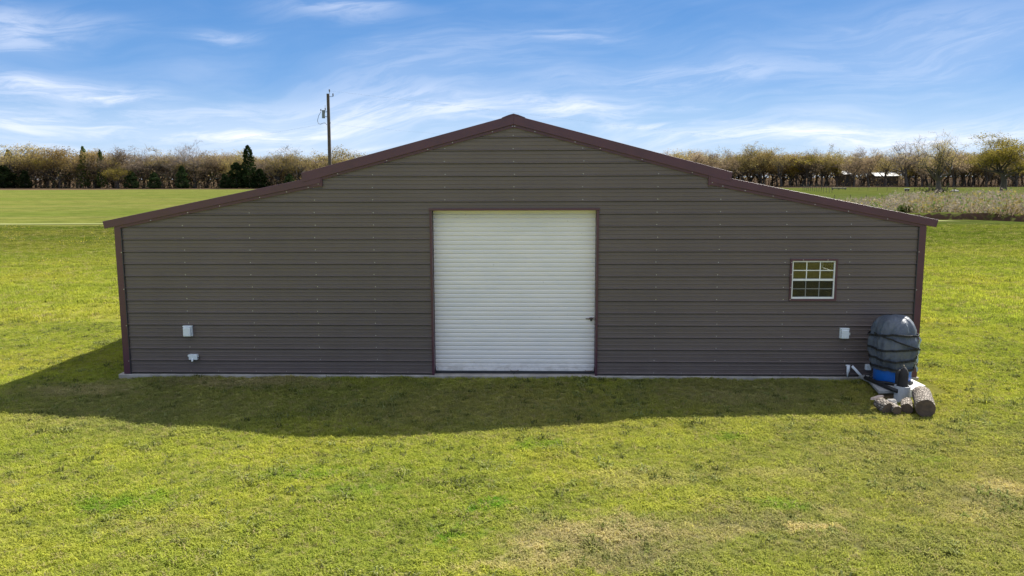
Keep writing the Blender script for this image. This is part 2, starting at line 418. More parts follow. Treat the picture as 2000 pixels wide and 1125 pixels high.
def turf_mat(name, blades):
    mt = bpy.data.materials.new(name); mt.use_nodes = True
    k = NT(mt.node_tree); k.n.clear()
    P = k.new('ShaderNodeNewGeometry').outputs['Position']
    g = k.new('ShaderNodeGroup'); g.node_tree = TURF; k.l.new(P, g.inputs[0]); c = g.outputs[0]
    out = k.new('ShaderNodeOutputMaterial')
    if blades:
        oi = k.new('ShaderNodeObjectInfo'); r = oi.outputs['Random']
        c = k.mix(k.ramp(r, 0, 1, 0.0, 1.0, False), k.mix(1.0, c, (.74, .78, .74, 1), 'MULTIPLY'), k.mix(1.0, c, (1.26, 1.24, 1.24, 1), 'MULTIPLY'))
        r2 = k.math('FRACT', k.math('MULTIPLY', r, 17.3))
        c = k.mix(k.ramp(r2, .86, .90, 0, .75, False), c, (.36, .30, .15, 1))
        df = k.new('ShaderNodeBsdfDiffuse'); tl = k.new('ShaderNodeBsdfTranslucent')
        k.l.new(c, df.inputs[0]); k.l.new(k.mix(1.0, c, (1.1, 1.15, .7, 1), 'MULTIPLY'), tl.inputs[0])
        mx = k.new('ShaderNodeMixShader'); mx.inputs[0].default_value = .42
        k.l.new(df.outputs[0], mx.inputs[1]); k.l.new(tl.outputs[0], mx.inputs[2]); k.l.new(mx.outputs[0], out.inputs[0])
    else:
        y = k.sep(P)[1]
        far = k.ramp(y, 15, 60)
        c = k.mix(far, k.mix(1.0, c, (.80, .78, .80, 1), 'MULTIPLY'), c)
        fine = k.noise(P, 30, 3, .7)
        c = k.mix(k.ramp(fine, .35, .7, 0, .35), c, (.08, .07, .03, 1))
        # broken soil on the creek bank
        z = k.sep(P)[2]; nz = k.sep(k.new('ShaderNodeNewGeometry').outputs['True Normal'])[2]
        steep = k.ramp(nz, .93, .80); n9 = k.noise(P, 2.2, 4, .6)
        c = k.mix(k.math('MULTIPLY', steep, k.ramp(n9, .3, .5)), c, (.075, .045, .032, 1))
        df = k.new('ShaderNodeBsdfDiffuse'); k.l.new(c, df.inputs[0]); df.inputs['Roughness'].default_value = 1
        b = k.new('ShaderNodeBump'); b.inputs['Distance'].default_value = .05; b.inputs['Strength'].default_value = .8
        k.l.new(k.noise(P, 9, 5, .7), b.inputs['Height']); k.l.new(b.outputs[0], df.inputs['Normal'])
        k.l.new(df.outputs[0], out.inputs[0])
    return mt
M_TURF = turf_mat('turf_soil', False); M_BLADE = turf_mat('grass_blade', True)

def leaf_mat(name, cols, transl=.35, rnd=.8):
    mt = bpy.data.materials.new(name); mt.use_nodes = True
    k = NT(mt.node_tree); k.n.clear()
    gpos = k.new('ShaderNodeNewGeometry'); oi = k.new('ShaderNodeObjectInfo')
    n = k.noise(gpos.outputs['Position'], .35, 3, .6)
    ri = gpos.outputs['Random Per Island']
    c = k.mix(k.ramp(n, .35, .65), cols[0]+(1,), cols[1]+(1,))
    c = k.mix(k.ramp(ri, .55, 1.0, 0, .8, False), c, cols[2]+(1,))
    f = k.math('ADD', 1-rnd/2, k.math('MULTIPLY', oi.outputs['Random'], rnd))
    c = k.mix(1.0, c, k.comb(f, f, f), 'MULTIPLY')
    df = k.new('ShaderNodeBsdfDiffuse'); tl = k.new('ShaderNodeBsdfTranslucent')
    k.l.new(c, df.inputs[0]); k.l.new(c, tl.inputs[0])
    mx = k.new('ShaderNodeMixShader'); mx.inputs[0].default_value = transl
    k.l.new(df.outputs[0], mx.inputs[1]); k.l.new(tl.outputs[0], mx.inputs[2])
    o = k.new('ShaderNodeOutputMaterial'); k.l.new(mx.outputs[0], o.inputs[0]); return mt
L_OLIVE = leaf_mat('olive_buds', [(.31, .25, .08), (.24, .19, .07), (.38, .30, .09)], .5)
L_BROWN = leaf_mat('brown_twigs', [(.25, .185, .115), (.29, .215, .125), (.33, .25, .13)], .5)
L_GREY = leaf_mat('grey_twigs', [(.22, .17, .125), (.25, .20, .15), (.17, .13, .095)], .5)
L_GOLD = leaf_mat('golden_green_leaves', [(.33, .265, .05), (.23, .195, .042), (.42, .335, .07)], .45)
L_RUST = leaf_mat('rusty_buds', [(.30, .205, .07), (.25, .185, .065), (.35, .245, .085)], .5)
L_CEDAR = leaf_mat('dark_cedar_needles', [(.022, .038, .014), (.030, .048, .018), (.045, .058, .022)], .15)
L_PINE = leaf_mat('fresh_evergreen_leaves', [(.05, .085, .02), (.07, .11, .025), (.10, .13, .03)], .3)
L_SCRUB = leaf_mat('mauve_scrub_twigs', [(.24, .20, .145), (.30, .25, .18), (.20, .20, .085)], .3)
L_BUSH = leaf_mat('green_bush_leaves', [(.14, .19, .05), (.19, .23, .06), (.08, .14, .04)], .35)
L_UNDER = leaf_mat('undergrowth_twigs', [(.085, .062, .042), (.12, .088, .056), (.16, .12, .075)], .4)
L_WEED = leaf_mat('weed_leaves', [(.13, .155, .032), (.18, .20, .05), (.27, .28, .12)], .35)
M_BARK = mat('oak_bark', (.045, .037, .030), .9, 0, 1.5, col2=(.075, .062, .052))
M_BARKG = mat('pale_bark', (.065, .055, .047), .9, 0, 1.5, col2=(.11, .095, .082))

# ------------------------------------------------------------------ ground
BA, BB = Vector((30.0, 68.5)), Vector((47.0, 53.0)); BD = (BB-BA).normalized(); BN = Vector((-BD.y, BD.x))
if BN.y < 0: BN = -BN
def sm(a, b, x):
    t = max(0, min(1, (x-a)/(b-a))); return t*t*(3-2*t)
def bank_s(x, y):
    q = Vector((x, y))-BA; s = q.dot(BN); t = q.dot(BD)
    return s + 2.2*noise.noise((t*.16, 0, 5)) + 1.1*noise.noise((t*.6, 0, 9)), t
def ground_h(x, y):
    h = 0.0
    d = math.hypot(x, y+4)
    if d < 45:
        w = 1-sm(22, 45, d)
        inside = sm(0, 1.2, max(abs(x)-7.8, -(y+.3), y-13))      # level under the barn
        h += w*inside*(.10*(noise.noise((x*.22, y*.22, 3))) + .035*noise.noise((x*.9, y*.9, 7)))
    s, t = bank_s(x, y)
    m_ = sm(3, 13, t)*(1+.45*noise.noise((t*.35, 1, 1)))*(1-sm(70, 90, t))
    if m_ > 0 and -8 < s < 40:
        if s < -.8: dz = -1.0*sm(-6, -.8, s)
        else: dz = -1.0 + 1.36*sm(-.8, .6, s)
        if s > .4: dz = .36*(1-sm(6, 40, s))
        h += dz*m_
    if -3 < y < .5 and abs(x) < 9: h += (.052+.03*noise.noise((x*1.3, 0, 4)))*sm(-7.7, -6.6, x)*sm(9.0, 7.6, x)*sm(-1.6, -.25, y)*(1-sm(-.06, .3, y))
    if y > 20: h += .18*noise.noise((x*.03, y*.03, 1))*sm(20, 60, y)
    return h
def axis(segs):
    out = [segs[0][0]]
    for a, b, st in segs:
        n = max(1, round((b-a)/st))
        out += [a+(b-a)*(i+1)/n for i in range(n)]
    return out
xs = axis([(-4000, -1000, 750), (-1000, -300, 100), (-300, -60, 12), (-60, -18, 2), (-18, 18, .3), (18, 26, 1), (26, 75, .7), (75, 130, 5), (130, 300, 17), (300, 1000, 100), (1000, 4000, 750)])
ys = axis([(-600, -100, 100), (-100, -20, 10), (-20, -10, 1), (-10, 4, .3), (4, 50, 2), (50, 72, .45), (72, 80, 1), (80, 130, 5), (130, 400, 15), (400, 1000, 100), (1000, 6000, 1000)])
g = MB(); nx = len(xs)
g.v = [(x, y, ground_h(x, y)) for y in ys for x in xs]
g.f = [(j*nx+i, j*nx+i+1, (j+1)*nx+i+1, (j+1)*nx+i) for j in range(len(ys)-1) for i in range(nx-1)]
g.m = [0]*len(g.f)
g.build('ground', M_TURF, smooth=True, kind='structure')

# pale worn track crossing the pasture behind the barn
def path_mat():
    mt = bpy.data.materials.new('worn_track'); mt.use_nodes = True
    k = NT(mt.node_tree); p = mt.node_tree.nodes['Principled BSDF']
    P = k.new('ShaderNodeNewGeometry').outputs['Position']
    n = k.noise(k.vmath('MULTIPLY', P, (.25, 2.5, 1)), 1.0, 5, .7)
    c = k.mix(k.ramp(n, .35, .65), (.14, .16, .05, 1), (.20, .205, .095, 1))
    k.l.new(c, p.inputs['Base Color']); p.inputs['Roughness'].default_value = 1; p.inputs['Specular IOR Level'].default_value = 0
    return mt
t = MB(); px_ = [(-260+6*i) for i in range(88)]
for i, x in enumerate(px_):
    yc = 52.2 + .027*x + .35*noise.noise((x*.05, 2, 2))
    for j in range(5):
        yy = yc + (j-2)*.45*(1+.25*noise.noise((x*.2, j, 0)))
        t.v.append((x, yy, ground_h(x, yy)+.035 if abs(x) < 400 else .03))
t.f = [(i*5+j, (i+1)*5+j, (i+1)*5+j+1, i*5+j+1) for i in range(len(px_)-1) for j in range(4)]; t.m = [0]*len(t.f)
t.build('path', path_mat(), smooth=True, kind='structure')

# ------------------------------------------------------------------ barn
XW = 7.385; DEPTH = 12.2; RIB = .2286; Z0 = .344; ZB = .100
SU, SL = .262, .2012            # slopes of the high and the low roof
def top_hi(x): return 4.868 - SU*abs(x)
def top_lo(x): return 3.735 - SL*(abs(x)-3.87)
barn = thing('metal_barn', 'long taupe metal barn with burgundy trim, stepped gable and white roll-up door', 'barn')
DX, DZ = 1.50, 3.165            # door half width, head height
WX0, WX1, WZ0, WZ1 = 5.05, 5.83, 1.548, 2.248

def half(z):                    # where the front siding ends under the rake trim
    if z > 3.62: return min(3.52, max(0.02, (4.868-.12-z)/SU))
    return min(XW-.02, 3.87+(3.735-.12-z)/SL)
prof = [(0, 0), (.0015, -.030), (.014, -.030), (.0155, .020), (.027, .020), (.040, .002), (.095, .001), (.101, .0055), (.109, .0055), (.115, .001), (.165, .001), (.171, .0055), (.179, .0055), (.185, .001), (.2286, 0)]
def siding_strip(zs, rows):
    """rows: (z, out) pairs; returns islands keyed left/right/full"""
    isl = {}
    for (za, oa), (zb, ob) in zip(rows[:-1], rows[1:]):
        zm = (za+zb)/2
        ha, hb = half(za+1e-4), half(zb-1e-4)
        if zm > 3.62: ha = min(ha, 3.52)
        iv = [[-1, 1, 'F']]
        segs = []
        if zm < DZ+.02:
            segs.append(('L', (-ha, -hb), (-DX-.03, -DX-.03)))
            if WZ0-.03 < zm < WZ1+.03:
                segs.append(('R', (DX+.03, DX+.03), (WX0-.03, WX0-.03)))
                segs.append(('R', (WX1+.03, WX1+.03), (ha, hb)))
            else: segs.append(('R', (DX+.03, DX+.03), (ha, hb)))
        else: segs.append(('F', (-ha, -hb), (ha, hb)))
        for key, l, r in segs:
            isl.setdefault(key, []).append(((l[0], -oa, za), (r[0], -oa, za), (r[1], -ob, zb), (l[1], -ob, zb)))
    return isl
for kk in range(-1, 20):
    zs = Z0 + RIB*kk
    rows = [(zs+a, b) for a, b in prof]
    if kk == -1: rows = [(max(z, ZB), o) for z, o in rows if z > ZB-.02]
    rows = [(z, o) for z, o in rows if z < 4.735]
    if len(rows) < 2: continue
    for cut in (DZ+.02, WZ0-.03, WZ1+.03, 3.62):
        for i in range(len(rows)-1):
            if rows[i][0] < cut-1e-4 < rows[i+1][0]-2e-4:
                f_ = (cut-rows[i][0])/(rows[i+1][0]-rows[i][0]); rows.insert(i+1, (cut, rows[i][1]+(rows[i+1][1]-rows[i][1])*f_)); break
    isl = siding_strip(zs, rows)
    if 'F' in isl:
        for q in ('L', 'R'):
            if q in isl: isl['F'] += isl.pop(q)
    for key, quads in isl.items():
        b = MB()
        for q in quads: b.add(q, [(0, 1, 2, 3)])
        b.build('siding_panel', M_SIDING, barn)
# backing sheet a few centimetres inside, so the wall has thickness
b = MB()
b.prism([(-XW+.04, ZB), (-DX-.05, ZB), (-DX-.05, 3.2), (-XW+.04, 2.95)], .045, .06)
b.prism([(DX+.05, ZB), (WX0-.02, ZB), (WX0-.02, 3.2), (DX+.05, 3.2)], .045, .06)
b.prism([(WX1+.02, ZB), (XW-.04, ZB), (XW-.04, 2.94), (WX1+.02, 3.2)], .045, .06)
b.prism([(WX0-.018, ZB), (WX1+.018, ZB), (WX1+.018, WZ0-.02), (WX0-.018, WZ0-.02)], .045, .06)
b.prism([(WX0-.018, WZ1+.02), (WX1+.018, WZ1+.02), (WX1+.018, 3.2), (WX0-.018, 3.2)], .045, .06)
b.prism([(-5.8, 3.202), (5.8, 3.202), (3.5, 3.66), (3.5, 3.8), (0, 4.72), (-3.5, 3.8), (-3.5, 3.66)], .045, .06)
b.build('wall_lining', M_INT, barn)
# side, rear and clerestory walls
def ribbed(x, y0, y1, z0, z1, sx, holes=None):
    b = MB(); z = z0; rows = []
    kk = 0
    while Z0+RIB*kk - RIB < z1:
        for a, o in [(0, 0), (.009, .02), (.024, .02), (.038, 0)]:
            zz = Z0-RIB+RIB*kk+a
            if z0 < zz < z1: rows.append((zz, o))
        kk += 1
    rows = [(z0, 0)]+rows+[(z1, 0)]
    if holes:
        for c_ in holes[2:]:
            for i in range(len(rows)-1):
                if rows[i][0] < c_ < rows[i+1][0]: rows.insert(i+1, (c_, rows[i][1])); break
    for (za, oa), (zb, ob) in zip(rows[:-1], rows[1:]):
        iv = [(y0, y1)]
        if holes and holes[2] < (za+zb)/2 < holes[3]: iv = [(y0, holes[0]), (holes[1], y1)]
        for a, c_ in iv:
            if sx: b.add([(x+sx*oa, a, za), (x+sx*oa, c_, za), (x+sx*ob, c_, zb), (x+sx*ob, a, zb)], [(0, 1, 2, 3)])
            else: b.add([(a, x+oa, za), (c_, x+oa, za), (c_, x+ob, zb), (a, x+ob, zb)], [(0, 1, 2, 3)])
    return b
SWY0, SWY1 = 3.95, 4.85
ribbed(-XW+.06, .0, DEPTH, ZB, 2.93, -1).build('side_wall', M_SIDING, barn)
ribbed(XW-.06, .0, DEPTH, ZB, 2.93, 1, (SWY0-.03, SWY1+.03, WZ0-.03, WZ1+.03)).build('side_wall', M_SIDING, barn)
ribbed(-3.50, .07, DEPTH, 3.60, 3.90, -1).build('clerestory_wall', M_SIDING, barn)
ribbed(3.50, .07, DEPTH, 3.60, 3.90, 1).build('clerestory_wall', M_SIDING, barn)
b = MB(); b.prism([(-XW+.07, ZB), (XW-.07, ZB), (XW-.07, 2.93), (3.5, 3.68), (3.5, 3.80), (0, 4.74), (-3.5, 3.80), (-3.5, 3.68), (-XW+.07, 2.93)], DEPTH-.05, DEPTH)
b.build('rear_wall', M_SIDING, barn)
b = MB(); b.box(-2.4, -2.34, 0.08, DEPTH-.06, .098, 3.3); b.box(2.9, 2.96, .08, DEPTH-.06, .098, 3.3)
b.box(2.97, XW-.08, 7.4, 7.46, .098, 3.2)
b.build('partition', M_INT, barn)

# slab
b = MB(); b.box(-XW-.12, XW+.05, -.05, DEPTH+.06, -.35, .097)
b.build('concrete_slab', M_CONC, barn, bevel=.012)

# roofs with standing ribs
def roof(name, xa, xb, fn, y0, y1, parent):
    b = MB(); th = .035
    n = int((y1-y0)/.2286)
    za, zb = fn(xa), fn(xb)
    ylist = [(y0, 0)]
    for i in range(n):
        yc = y0+.2286*(i+.5)
        for d, o in ((-.03, 0), (-.012, .02), (.012, .02), (.03, 0)): ylist.append((yc+d, o))
    ylist.append((y1, 0))
    vs = []; fs = []
    for (yy, o) in ylist:
        vs += [(xa, yy, za-.012+o), (xb, yy, zb-.012+o), (xa, yy, za-.012-th), (xb, yy, zb-.012-th)]
    for i in range(len(ylist)-1):
        a = i*4; c_ = a+4
        fs += [(a, a+1, c_+1, c_), (a+3, a+2, c_+2, c_+3), (a, c_, c_+2, a+2), (a+1, a+3, c_+3, c_+1)]
    fs += [(0, 2, 3, 1)]; e = (len(ylist)-1)*4; fs += [(e, e+1, e+3, e+2)]
    b.add(vs, fs); return b.build(name, M_ROOF, parent)
roof('roof_panel', 0.0, 3.90, top_hi, .012, DEPTH+.03, barn); roof('roof_panel', -3.86, 0.0, top_hi, .012, DEPTH+.03, barn)
roof('roof_panel', 3.53, 7.575, top_lo, .012, DEPTH+.03, barn); roof('roof_panel', -7.585, -3.53, top_lo, .012, DEPTH+.03, barn)
b = MB(); b.prism([(-.21, 4.822), (-.21, 4.812), (0, 4.868), (.21, 4.812), (.21, 4.822), (.09, 4.868), (0, 4.892), (-.09, 4.868)], -.062, DEPTH+.05)
b.build('ridge_cap', M_ROOF, barn)

# rake trim: face, dark return under it and the screwed flange on the wall
def rake(xa, xb, fn, h=.142, fl=.052, yf=-.058):
    """xa nearer the ridge, xb nearer the eave"""
    p = []
    q = [(xa, fn(xa)), (xb, fn(xb)), (xb - (.03 if xb > 0 else -.03), fn(xb)-h), (xa, fn(xa)-h)]
    if xb > 0: q = [q[3], q[2], q[1], q[0]]
    r = MB(); r.prism(q if xb > 0 else [q[2], q[3], q[0], q[1]], yf, .010)
    o = r.build('rake_trim', M_TRIM, barn, bevel=.004)
    f = MB(); xe = min(abs(xb), XW+.00)*(1 if xb > 0 else -1)
    if abs(xb) < 4: xe = 3.52*(1 if xb > 0 else -1)
    q = [(xa, fn(xa)-h-.004), (xe, fn(xe)-h-.004), (xe, fn(xe)-h-fl), (xa, fn(xa)-h-fl)]
    f.prism([q[3], q[2], q[1], q[0]] if xb > 0 else [q[2], q[3], q[0], q[1]], -.030, -.002)
    f.build('trim_flange', M_TRIM, barn)
rake(0.0, 3.912, top_hi, .165); rake(0.0, -3.868, top_hi, .165)
rake(3.52, 7.592, top_lo, .134, yf=-.050); rake(-3.52, -7.60, top_lo, .134, yf=-.050)
# boxed step between the two roofs
for s in (-1, 1):
    b = MB(); q = [(3.49, top_lo(3.52)-.19), (3.60, top_lo(3.60)-.17), (3.87, top_lo(3.87)-.12), (3.87, top_hi(3.87)-.10), (3.49, top_hi(3.49)-.10)]
    if s < 0: q = [(-x, z) for x, z in q[::-1]]
    b.prism(q, -.040, -.004); b.build('step_trim', M_TRIM, barn, bevel=.003)
    b = MB(); b.box(s*3.505-.012, s*3.505+.012, -.046, -.004, top_lo(3.52)-.20, top_hi(3.52)-.16); b.build('step_corner', M_TRIM, barn)
# eave trims and corners
for s in (-1, 1):
    b = MB(); x0 = 7.575 if s > 0 else -7.585; b.box(min(x0, x0-s*.03), max(x0, x0-s*.03), .013, DEPTH+.03, top_lo(7.58)-.13, top_lo(7.58)-.045); b.build('eave_trim', M_TRIM, barn)
    b = MB(); x0, x1 = sorted((s*(XW+.012), s*(XW-.105)))
    zt = top_lo(XW)-.150
    b.prism([(x0, ZB+.002), (x1, ZB+.002), (x1, zt-(.02 if s < 0 else -.0)+(.0)), (x0, zt)] , -.034, -.022)
    b.box(s*XW-.006+s*.006, s*XW+.006+s*.006, -.0219, .10, ZB+.002, zt-.02)
    b.build('corner_trim', M_TRIM, barn)
    b = MB(); xi = s*(XW-.105)-.006*s; b.box(xi-.006, xi+.006, -.033, -.001, ZB+.002, zt-.03); b.build('corner_trim_return', M_DARK, barn)
# door trim
for s in (-1, 1):
    b = MB(); x0, x1 = sorted((s*DX, s*(DX+.042))); b.box(x0, x1, -.034, .16, .0975, DZ+.001); b.build('door_jamb', M_TRIM, barn, bevel=.003)
b = MB(); b.box(-DX-.055, DX+.055, -.040, .16, DZ+.002, DZ+.044); b.build('door_header', M_TRIM, barn, bevel=.003)
b = MB(); b.box(-DX, DX, .20, .60, DZ-.08, DZ+.3); b.build('door_coil_box', M_DARK, barn)
# roll-up door
door = MB(); NSL = 36; SP = (DZ+.02-.205)/NSL
bar = MB(); bar.box(-DX+.012, DX-.012, .128, .162, .150, .205)
dobj = bar.build('roll_up_door', M_DOOR, barn, bevel=.003)
sp = []
for a, o in [(0, 0), (.06, .002), (.16, .011), (.30, .0135), (.70, .0135), (.84, .011), (.94, .002), (1, 0)]: sp.append((a*SP, o))
sl = MB()
for (za, oa), (zb, ob) in zip(sp[:-1], sp[1:]):
    sl.add([(-DX+.006, .150-oa, za), (DX-.006, .150-oa, za), (DX-.006, .150-ob, zb), (-DX+.006, .150-ob, zb)], [(0, 1, 2, 3)])
slm = sl.mesh('door_slat', M_DOOR)
for i in range(NSL): put('door_slat', slm, dobj, loc=(0, 0, .205+i*SP))
b = MB(); b.box(-DX+.012, DX-.012, .110, .170, .112, .148); b.build('bottom_bar', M_DARK, dobj, bevel=.004)
# latch, pull handles
b = MB(); lz = at_y(1153, 622.5, .12).z; lx = at_y(1153, 622.5, .12).x
b.box(lx-.085, lx+.055, .118, .130, lz-.010, lz+.010); b.box(lx-.02, lx+.10, .104, .117, lz+.012, lz+.024)
b.build('door_latch', M_RUST, dobj, bevel=.002)
b = MB(); b.lathe([(.026, -.012), (.026, .012)], n=10); 
pl = MB(); pl.box(lx-.004, lx+.032, .090, .1035, lz-.040, lz-.004); pl.tube([(lx+.003, .097, lz-.004), (lx+.003, .097, lz+.022), (lx+.014, .097, lz+.030), (lx+.025, .097, lz+.022), (lx+.025, .097, lz-.004)], .0045, 6)
pl.build('padlock', M_DARK, dobj)
for hx, hz, w in ((at_y(1005, 720, .11).x, .168, .075), (at_y(1150, 721, .11).x, .168, .07)):
    b = MB(); b.tube([(hx-w, .120, hz), (hx-w*.8, .085, hz-.006), (hx+w*.8, .085, hz-.006), (hx+w, .120, hz)], .0075, 6); b.build('pull_handle', M_RUST, dobj, smooth=True)
b = MB(); hx = at_y(1003, 725, .1).x; b.tube([(hx-.10, .10, .135), (hx-.03, .07, .125), (hx+.02, .06, .120), (hx+.09, .10, .14)], .005, 5); b.tube([(hx, .07, .125), (hx+.004, .05, .105)], .005, 5)
b.build('pull_chain', M_DARK, dobj)

# windows: white twin sash with six lights each
def window(name_loc, w, h, rz, label=None):
    t = bpy.data.objects.new('window', None); COL.objects.link(t); t.parent = barn
    t.location = name_loc; t.rotation_euler = (0, 0, rz)
    # local: x along, z up, outer face towards -y, origin at lower left corner
    b = MB(); e = .034
    for (x0, x1, z0, z1) in ((-e, 0, -e, h+e), (w, w+e, -e, h+e), (0, w, h, h+e), (0, w, -e, 0)): b.box(x0, x1, -.030, .05, z0, z1)
    b.build('window_trim', M_TRIM, t)
    b = MB(); s_ = .026
    for (x0, x1, z0, z1) in ((.002, s_, .002, h-.002), (w-s_, w-.002, .002, h-.002), (s_, w-s_, h-s_, h-.002), (s_, w-s_, .002, .036)): b.box(x0, x1, -.012, .045, z0, z1)
    b.build('window_frame', M_WHITE, t, bevel=.002)
    zr = h*.50
    b = MB(); b.box(s_, w-s_, .000, .040, zr-.019, zr+.019); b.build('meeting_rail', M_WHITE, t, bevel=.002)
    for (za, zb, y_, mw) in ((zr+.019, h-s_, .004, .017), (.036, zr-.019, .016, .013)):
        for k_ in (1, 2):
            xc = s_+(w-2*s_)*k_/3; b = MB(); b.box(xc-mw/2, xc+mw/2, y_, y_+.012, za, zb); b.build('muntin', M_WHITE, t)
        zc = (za+zb)/2; b = MB(); b.box(s_, w-s_, y_+.001, y_+.0135, zc-mw/2+.0007, zc+mw/2); b.build('muntin', M_WHITE, t)
        for ci in range(3):
            for ri in range(2):
                x0 = s_+(w-2*s_)*ci/3+mw/2; x1 = s_+(w-2*s_)*(ci+1)/3-mw/2; zz0 = za+(zb-za)*ri/2+mw/2; zz1 = za+(zb-za)*(ri+1)/2-mw/2
                b = MB(); b.box(x0, x1, y_+.004, y_+.008, zz0, zz1); b.build('pane', M_GLASS, t)
    b = MB(); b.add([(s_, .010, .036), (w-s_, .010, .036), (w-s_, .010, zr-.019), (s_, .010, zr-.019)], [(0, 1, 2, 3)]); b.build('insect_screen', M_SCREEN, t)
    return t
window((WX0, 0, WZ0), WX1-WX0, WZ1-WZ0, 0)
window((XW-.06, SWY0, WZ0), SWY1-SWY0, WZ1-WZ0, radians(90))

# screws
b = MB()
def screw(x, z, y): b.box(x-.0065, x+.0065, y-.006, y, z-.0065, z+.0065)
cols = [at_y(px, 560).x for px in (369, 497, 623, 736, 1060, 1276, 1393, 1518, 1655)]
cols = [-6.12, -4.88, -3.66, -2.58, 2.60, 3.72, 4.92, 6.08]
for kk in range(-1, 20):
    z = Z0+RIB*kk+.048
    if kk == -1: z = .155
    for x in cols + ([-1.25, 0, 1.25] if z > DZ+.1 else []):
        xx = x+random.uniform(-.012, .012); zz = z+random.uniform(-.004, .004)
        if WX0-.08 < xx < WX1+.08 and WZ0-.08 < zz < WZ1+.08: continue
        lim = half(zz)-.25
        if abs(xx) < lim: screw(xx, zz, -.0015)
for x in [-6.5, -5.6, -4.3, -3.1, -2.0, 2.1, 3.1, 4.4, 5.5, 6.6]: screw(x, .150, -.0015)
for s in (-1, 1):
    for x in (.02, .38, 1.1, 1.55, 2.3, 3.2): screw(s*x, top_hi(x)-.192, -.030)
    for x in (3.75, 4.15, 4.65, 5.4, 6.0, 6.7): screw(s*x, top_lo(x)-.163, -.030)
    for x, z in ((3.56, 3.66), (3.66, 3.72), (3.60, 3.79), (3.83, 3.74)): screw(s*x, z, -.040)
    for z in (.35, 1.03, 1.72, 2.41): screw(s*7.29, z, -.034)
for x, z in ((WX0-.017, 2.22), (WX0-.017, 2.0), (WX0-.017, 1.76), (WX0-.017, 1.54), (5.24, WZ1+.017), (5.68, WZ1+.017)): screw(x, z, -.030)
b.build('screws', M_SCREW, barn, kind='stuff')

# ------------------------------------------------------------------ boxes on the wall
def outlet(px, py, label, w=.165, h=.20):
    c = at_y(px, py, -.06); t = thing('outlet_box', label, 'outlet box', (c.x, -.02, c.z-h/2), group=None)
    b = MB(); b.box(-w/2, w/2, -.03, .018, 0, h); b.build('back_box', M_BOX, t, bevel=.006)
    b = MB(); b.prism([(-w/2+.012, .004), (w/2-.012, .004), (w/2-.012, h-.02), (-w/2+.012, h-.02)], -.085, -.031)
    b.build('cover', M_BOX, t, bevel=.014)
    b = MB(); b.box(-w/2-.004, w/2+.004, -.05, .012, h-.018, h+.003); b.build('hood', M_BOX, t, bevel=.004)
    b = MB(); b.box(w/2+.001, w/2+.012, -.055, -.035, h*.35, h*.6); b.build('clip', M_BOX, t)
outlet(366, 647, 'white weatherproof outlet box on the left wall, upper of the two boxes there')
outlet(1650, 651.5, 'white weatherproof outlet box on the wall left of the wrapped tank', .160, .19)
c = at_y(377, 698, -.06)
t = thing('tap_box', 'small white utility box low on the left wall, below the outlet box', 'utility box', (c.x, -.02, c.z))
b = MB(); b.box(-.075, .085, -.06, .018, -.045, .055); b.build('housing', M_BOX, t, bevel=.006)
b = MB(); b.box(-.095, -.076, -.05, .0, .015, .05); b.build('end_cap', M_BOX, t)
b = MB(); b.tube([(.0, -.062, -.02), (.0, -.085, -.055), (.0, -.080, -.075)], .018, 8); b.build('spout', M_BOX, t)
b = MB(); b.tube([(.086, -.03, -.01), (.115, -.03, -.01)], .012, 8); b.build('handle', M_DARK, t)

# ------------------------------------------------------------------ rainwater tank and the things round it
TC = at_y(1742.0, 735, -.58); TC = Vector((TC.x, -.58, 0)); TZ = .165
top_z = at_y(1743, 613, -.54).z
blue_z = at_y(1735, 719, -.95).z
tank = thing('water_tank', 'blue water tank wrapped in slate grey tarp and black straps at the barn corner', 'water tank', (TC.x, TC.y, TZ))
R = .328
b = MB(); b.lathe([(R*.90, 0), (R*.94, .015), (R*.95, .33), (R*.93, .37)], n=40); b.build('drum', M_BLUE, tank, smooth=True)
H_ = top_z-TZ-.02
def tarpfn(r, z, th):
    v = Vector((cos(th)*2.2, sin(th)*2.2, z*1.6))
    w = .05*noise.noise(v) + .034*noise.noise((cos(th)*5, sin(th)*5, z*1.8)) + .016*noise.noise((cos(th)*12, sin(th)*12, z*4))
    pin = 0
    for zs_ in (.30, .45, .62, .84): pin += .028*math.exp(-((z-zs_)/.03)**2)
    k_ = min(1, r/.25)
    return r + (w-pin)*k_, z + .025*noise.noise((cos(th)*1.5, sin(th)*1.5, 3+z))*(1 if z > .3 else .6) - (.03*sin(th*2+1) if z < .24 else 0)
pr = [(R+.015, .24), (R+.03, .27), (R+.03, .32), (R+.05, .38), (R+.055, .46), (R+.065, .55), (R+.065, .65), (R+.055, .72), (R+.05, .77), (R+.035, .80)]
n_ = 9; zc = .80
for i in range(1, n_+1):
    a = i/n_*pi/2; pr.append(((R+.035)*cos(a)**.62 if i < n_ else .004, zc+(H_-zc)*sin(a)))
b = MB(); b.lathe(pr, n=96, cap0=False, fn=tarpfn)
o = b.build('tarp', M_TARP, tank, smooth=True)
def strap(z0, tilt, ph, r=R+.052, wd=.028, a0=0, a1=2*pi, wave=.01):
    s_ = MB(); n = 64; vs = []; fs = []
    for i in range(n+1):
        th = a0+(a1-a0)*i/n; z = z0+tilt*sin(th+ph)+wave*sin(3*th+z0*9)
        rr, _ = tarpfn(r, z, th); rr += .026
        for dr, dz in ((0, -wd/2), (.008, -wd/2), (.008, wd/2), (0, wd/2)): vs.append((rr*cos(th)+dr*cos(th), rr*sin(th)+dr*sin(th), z+dz))
    for i in range(n):
        for k_ in range(4): fs.append((i*4+k_, (i+1)*4+k_, (i+1)*4+(k_+1) % 4, i*4+(k_+1) % 4))
    s_.add(vs, fs); s_.build('strap', M_STRAP, tank)
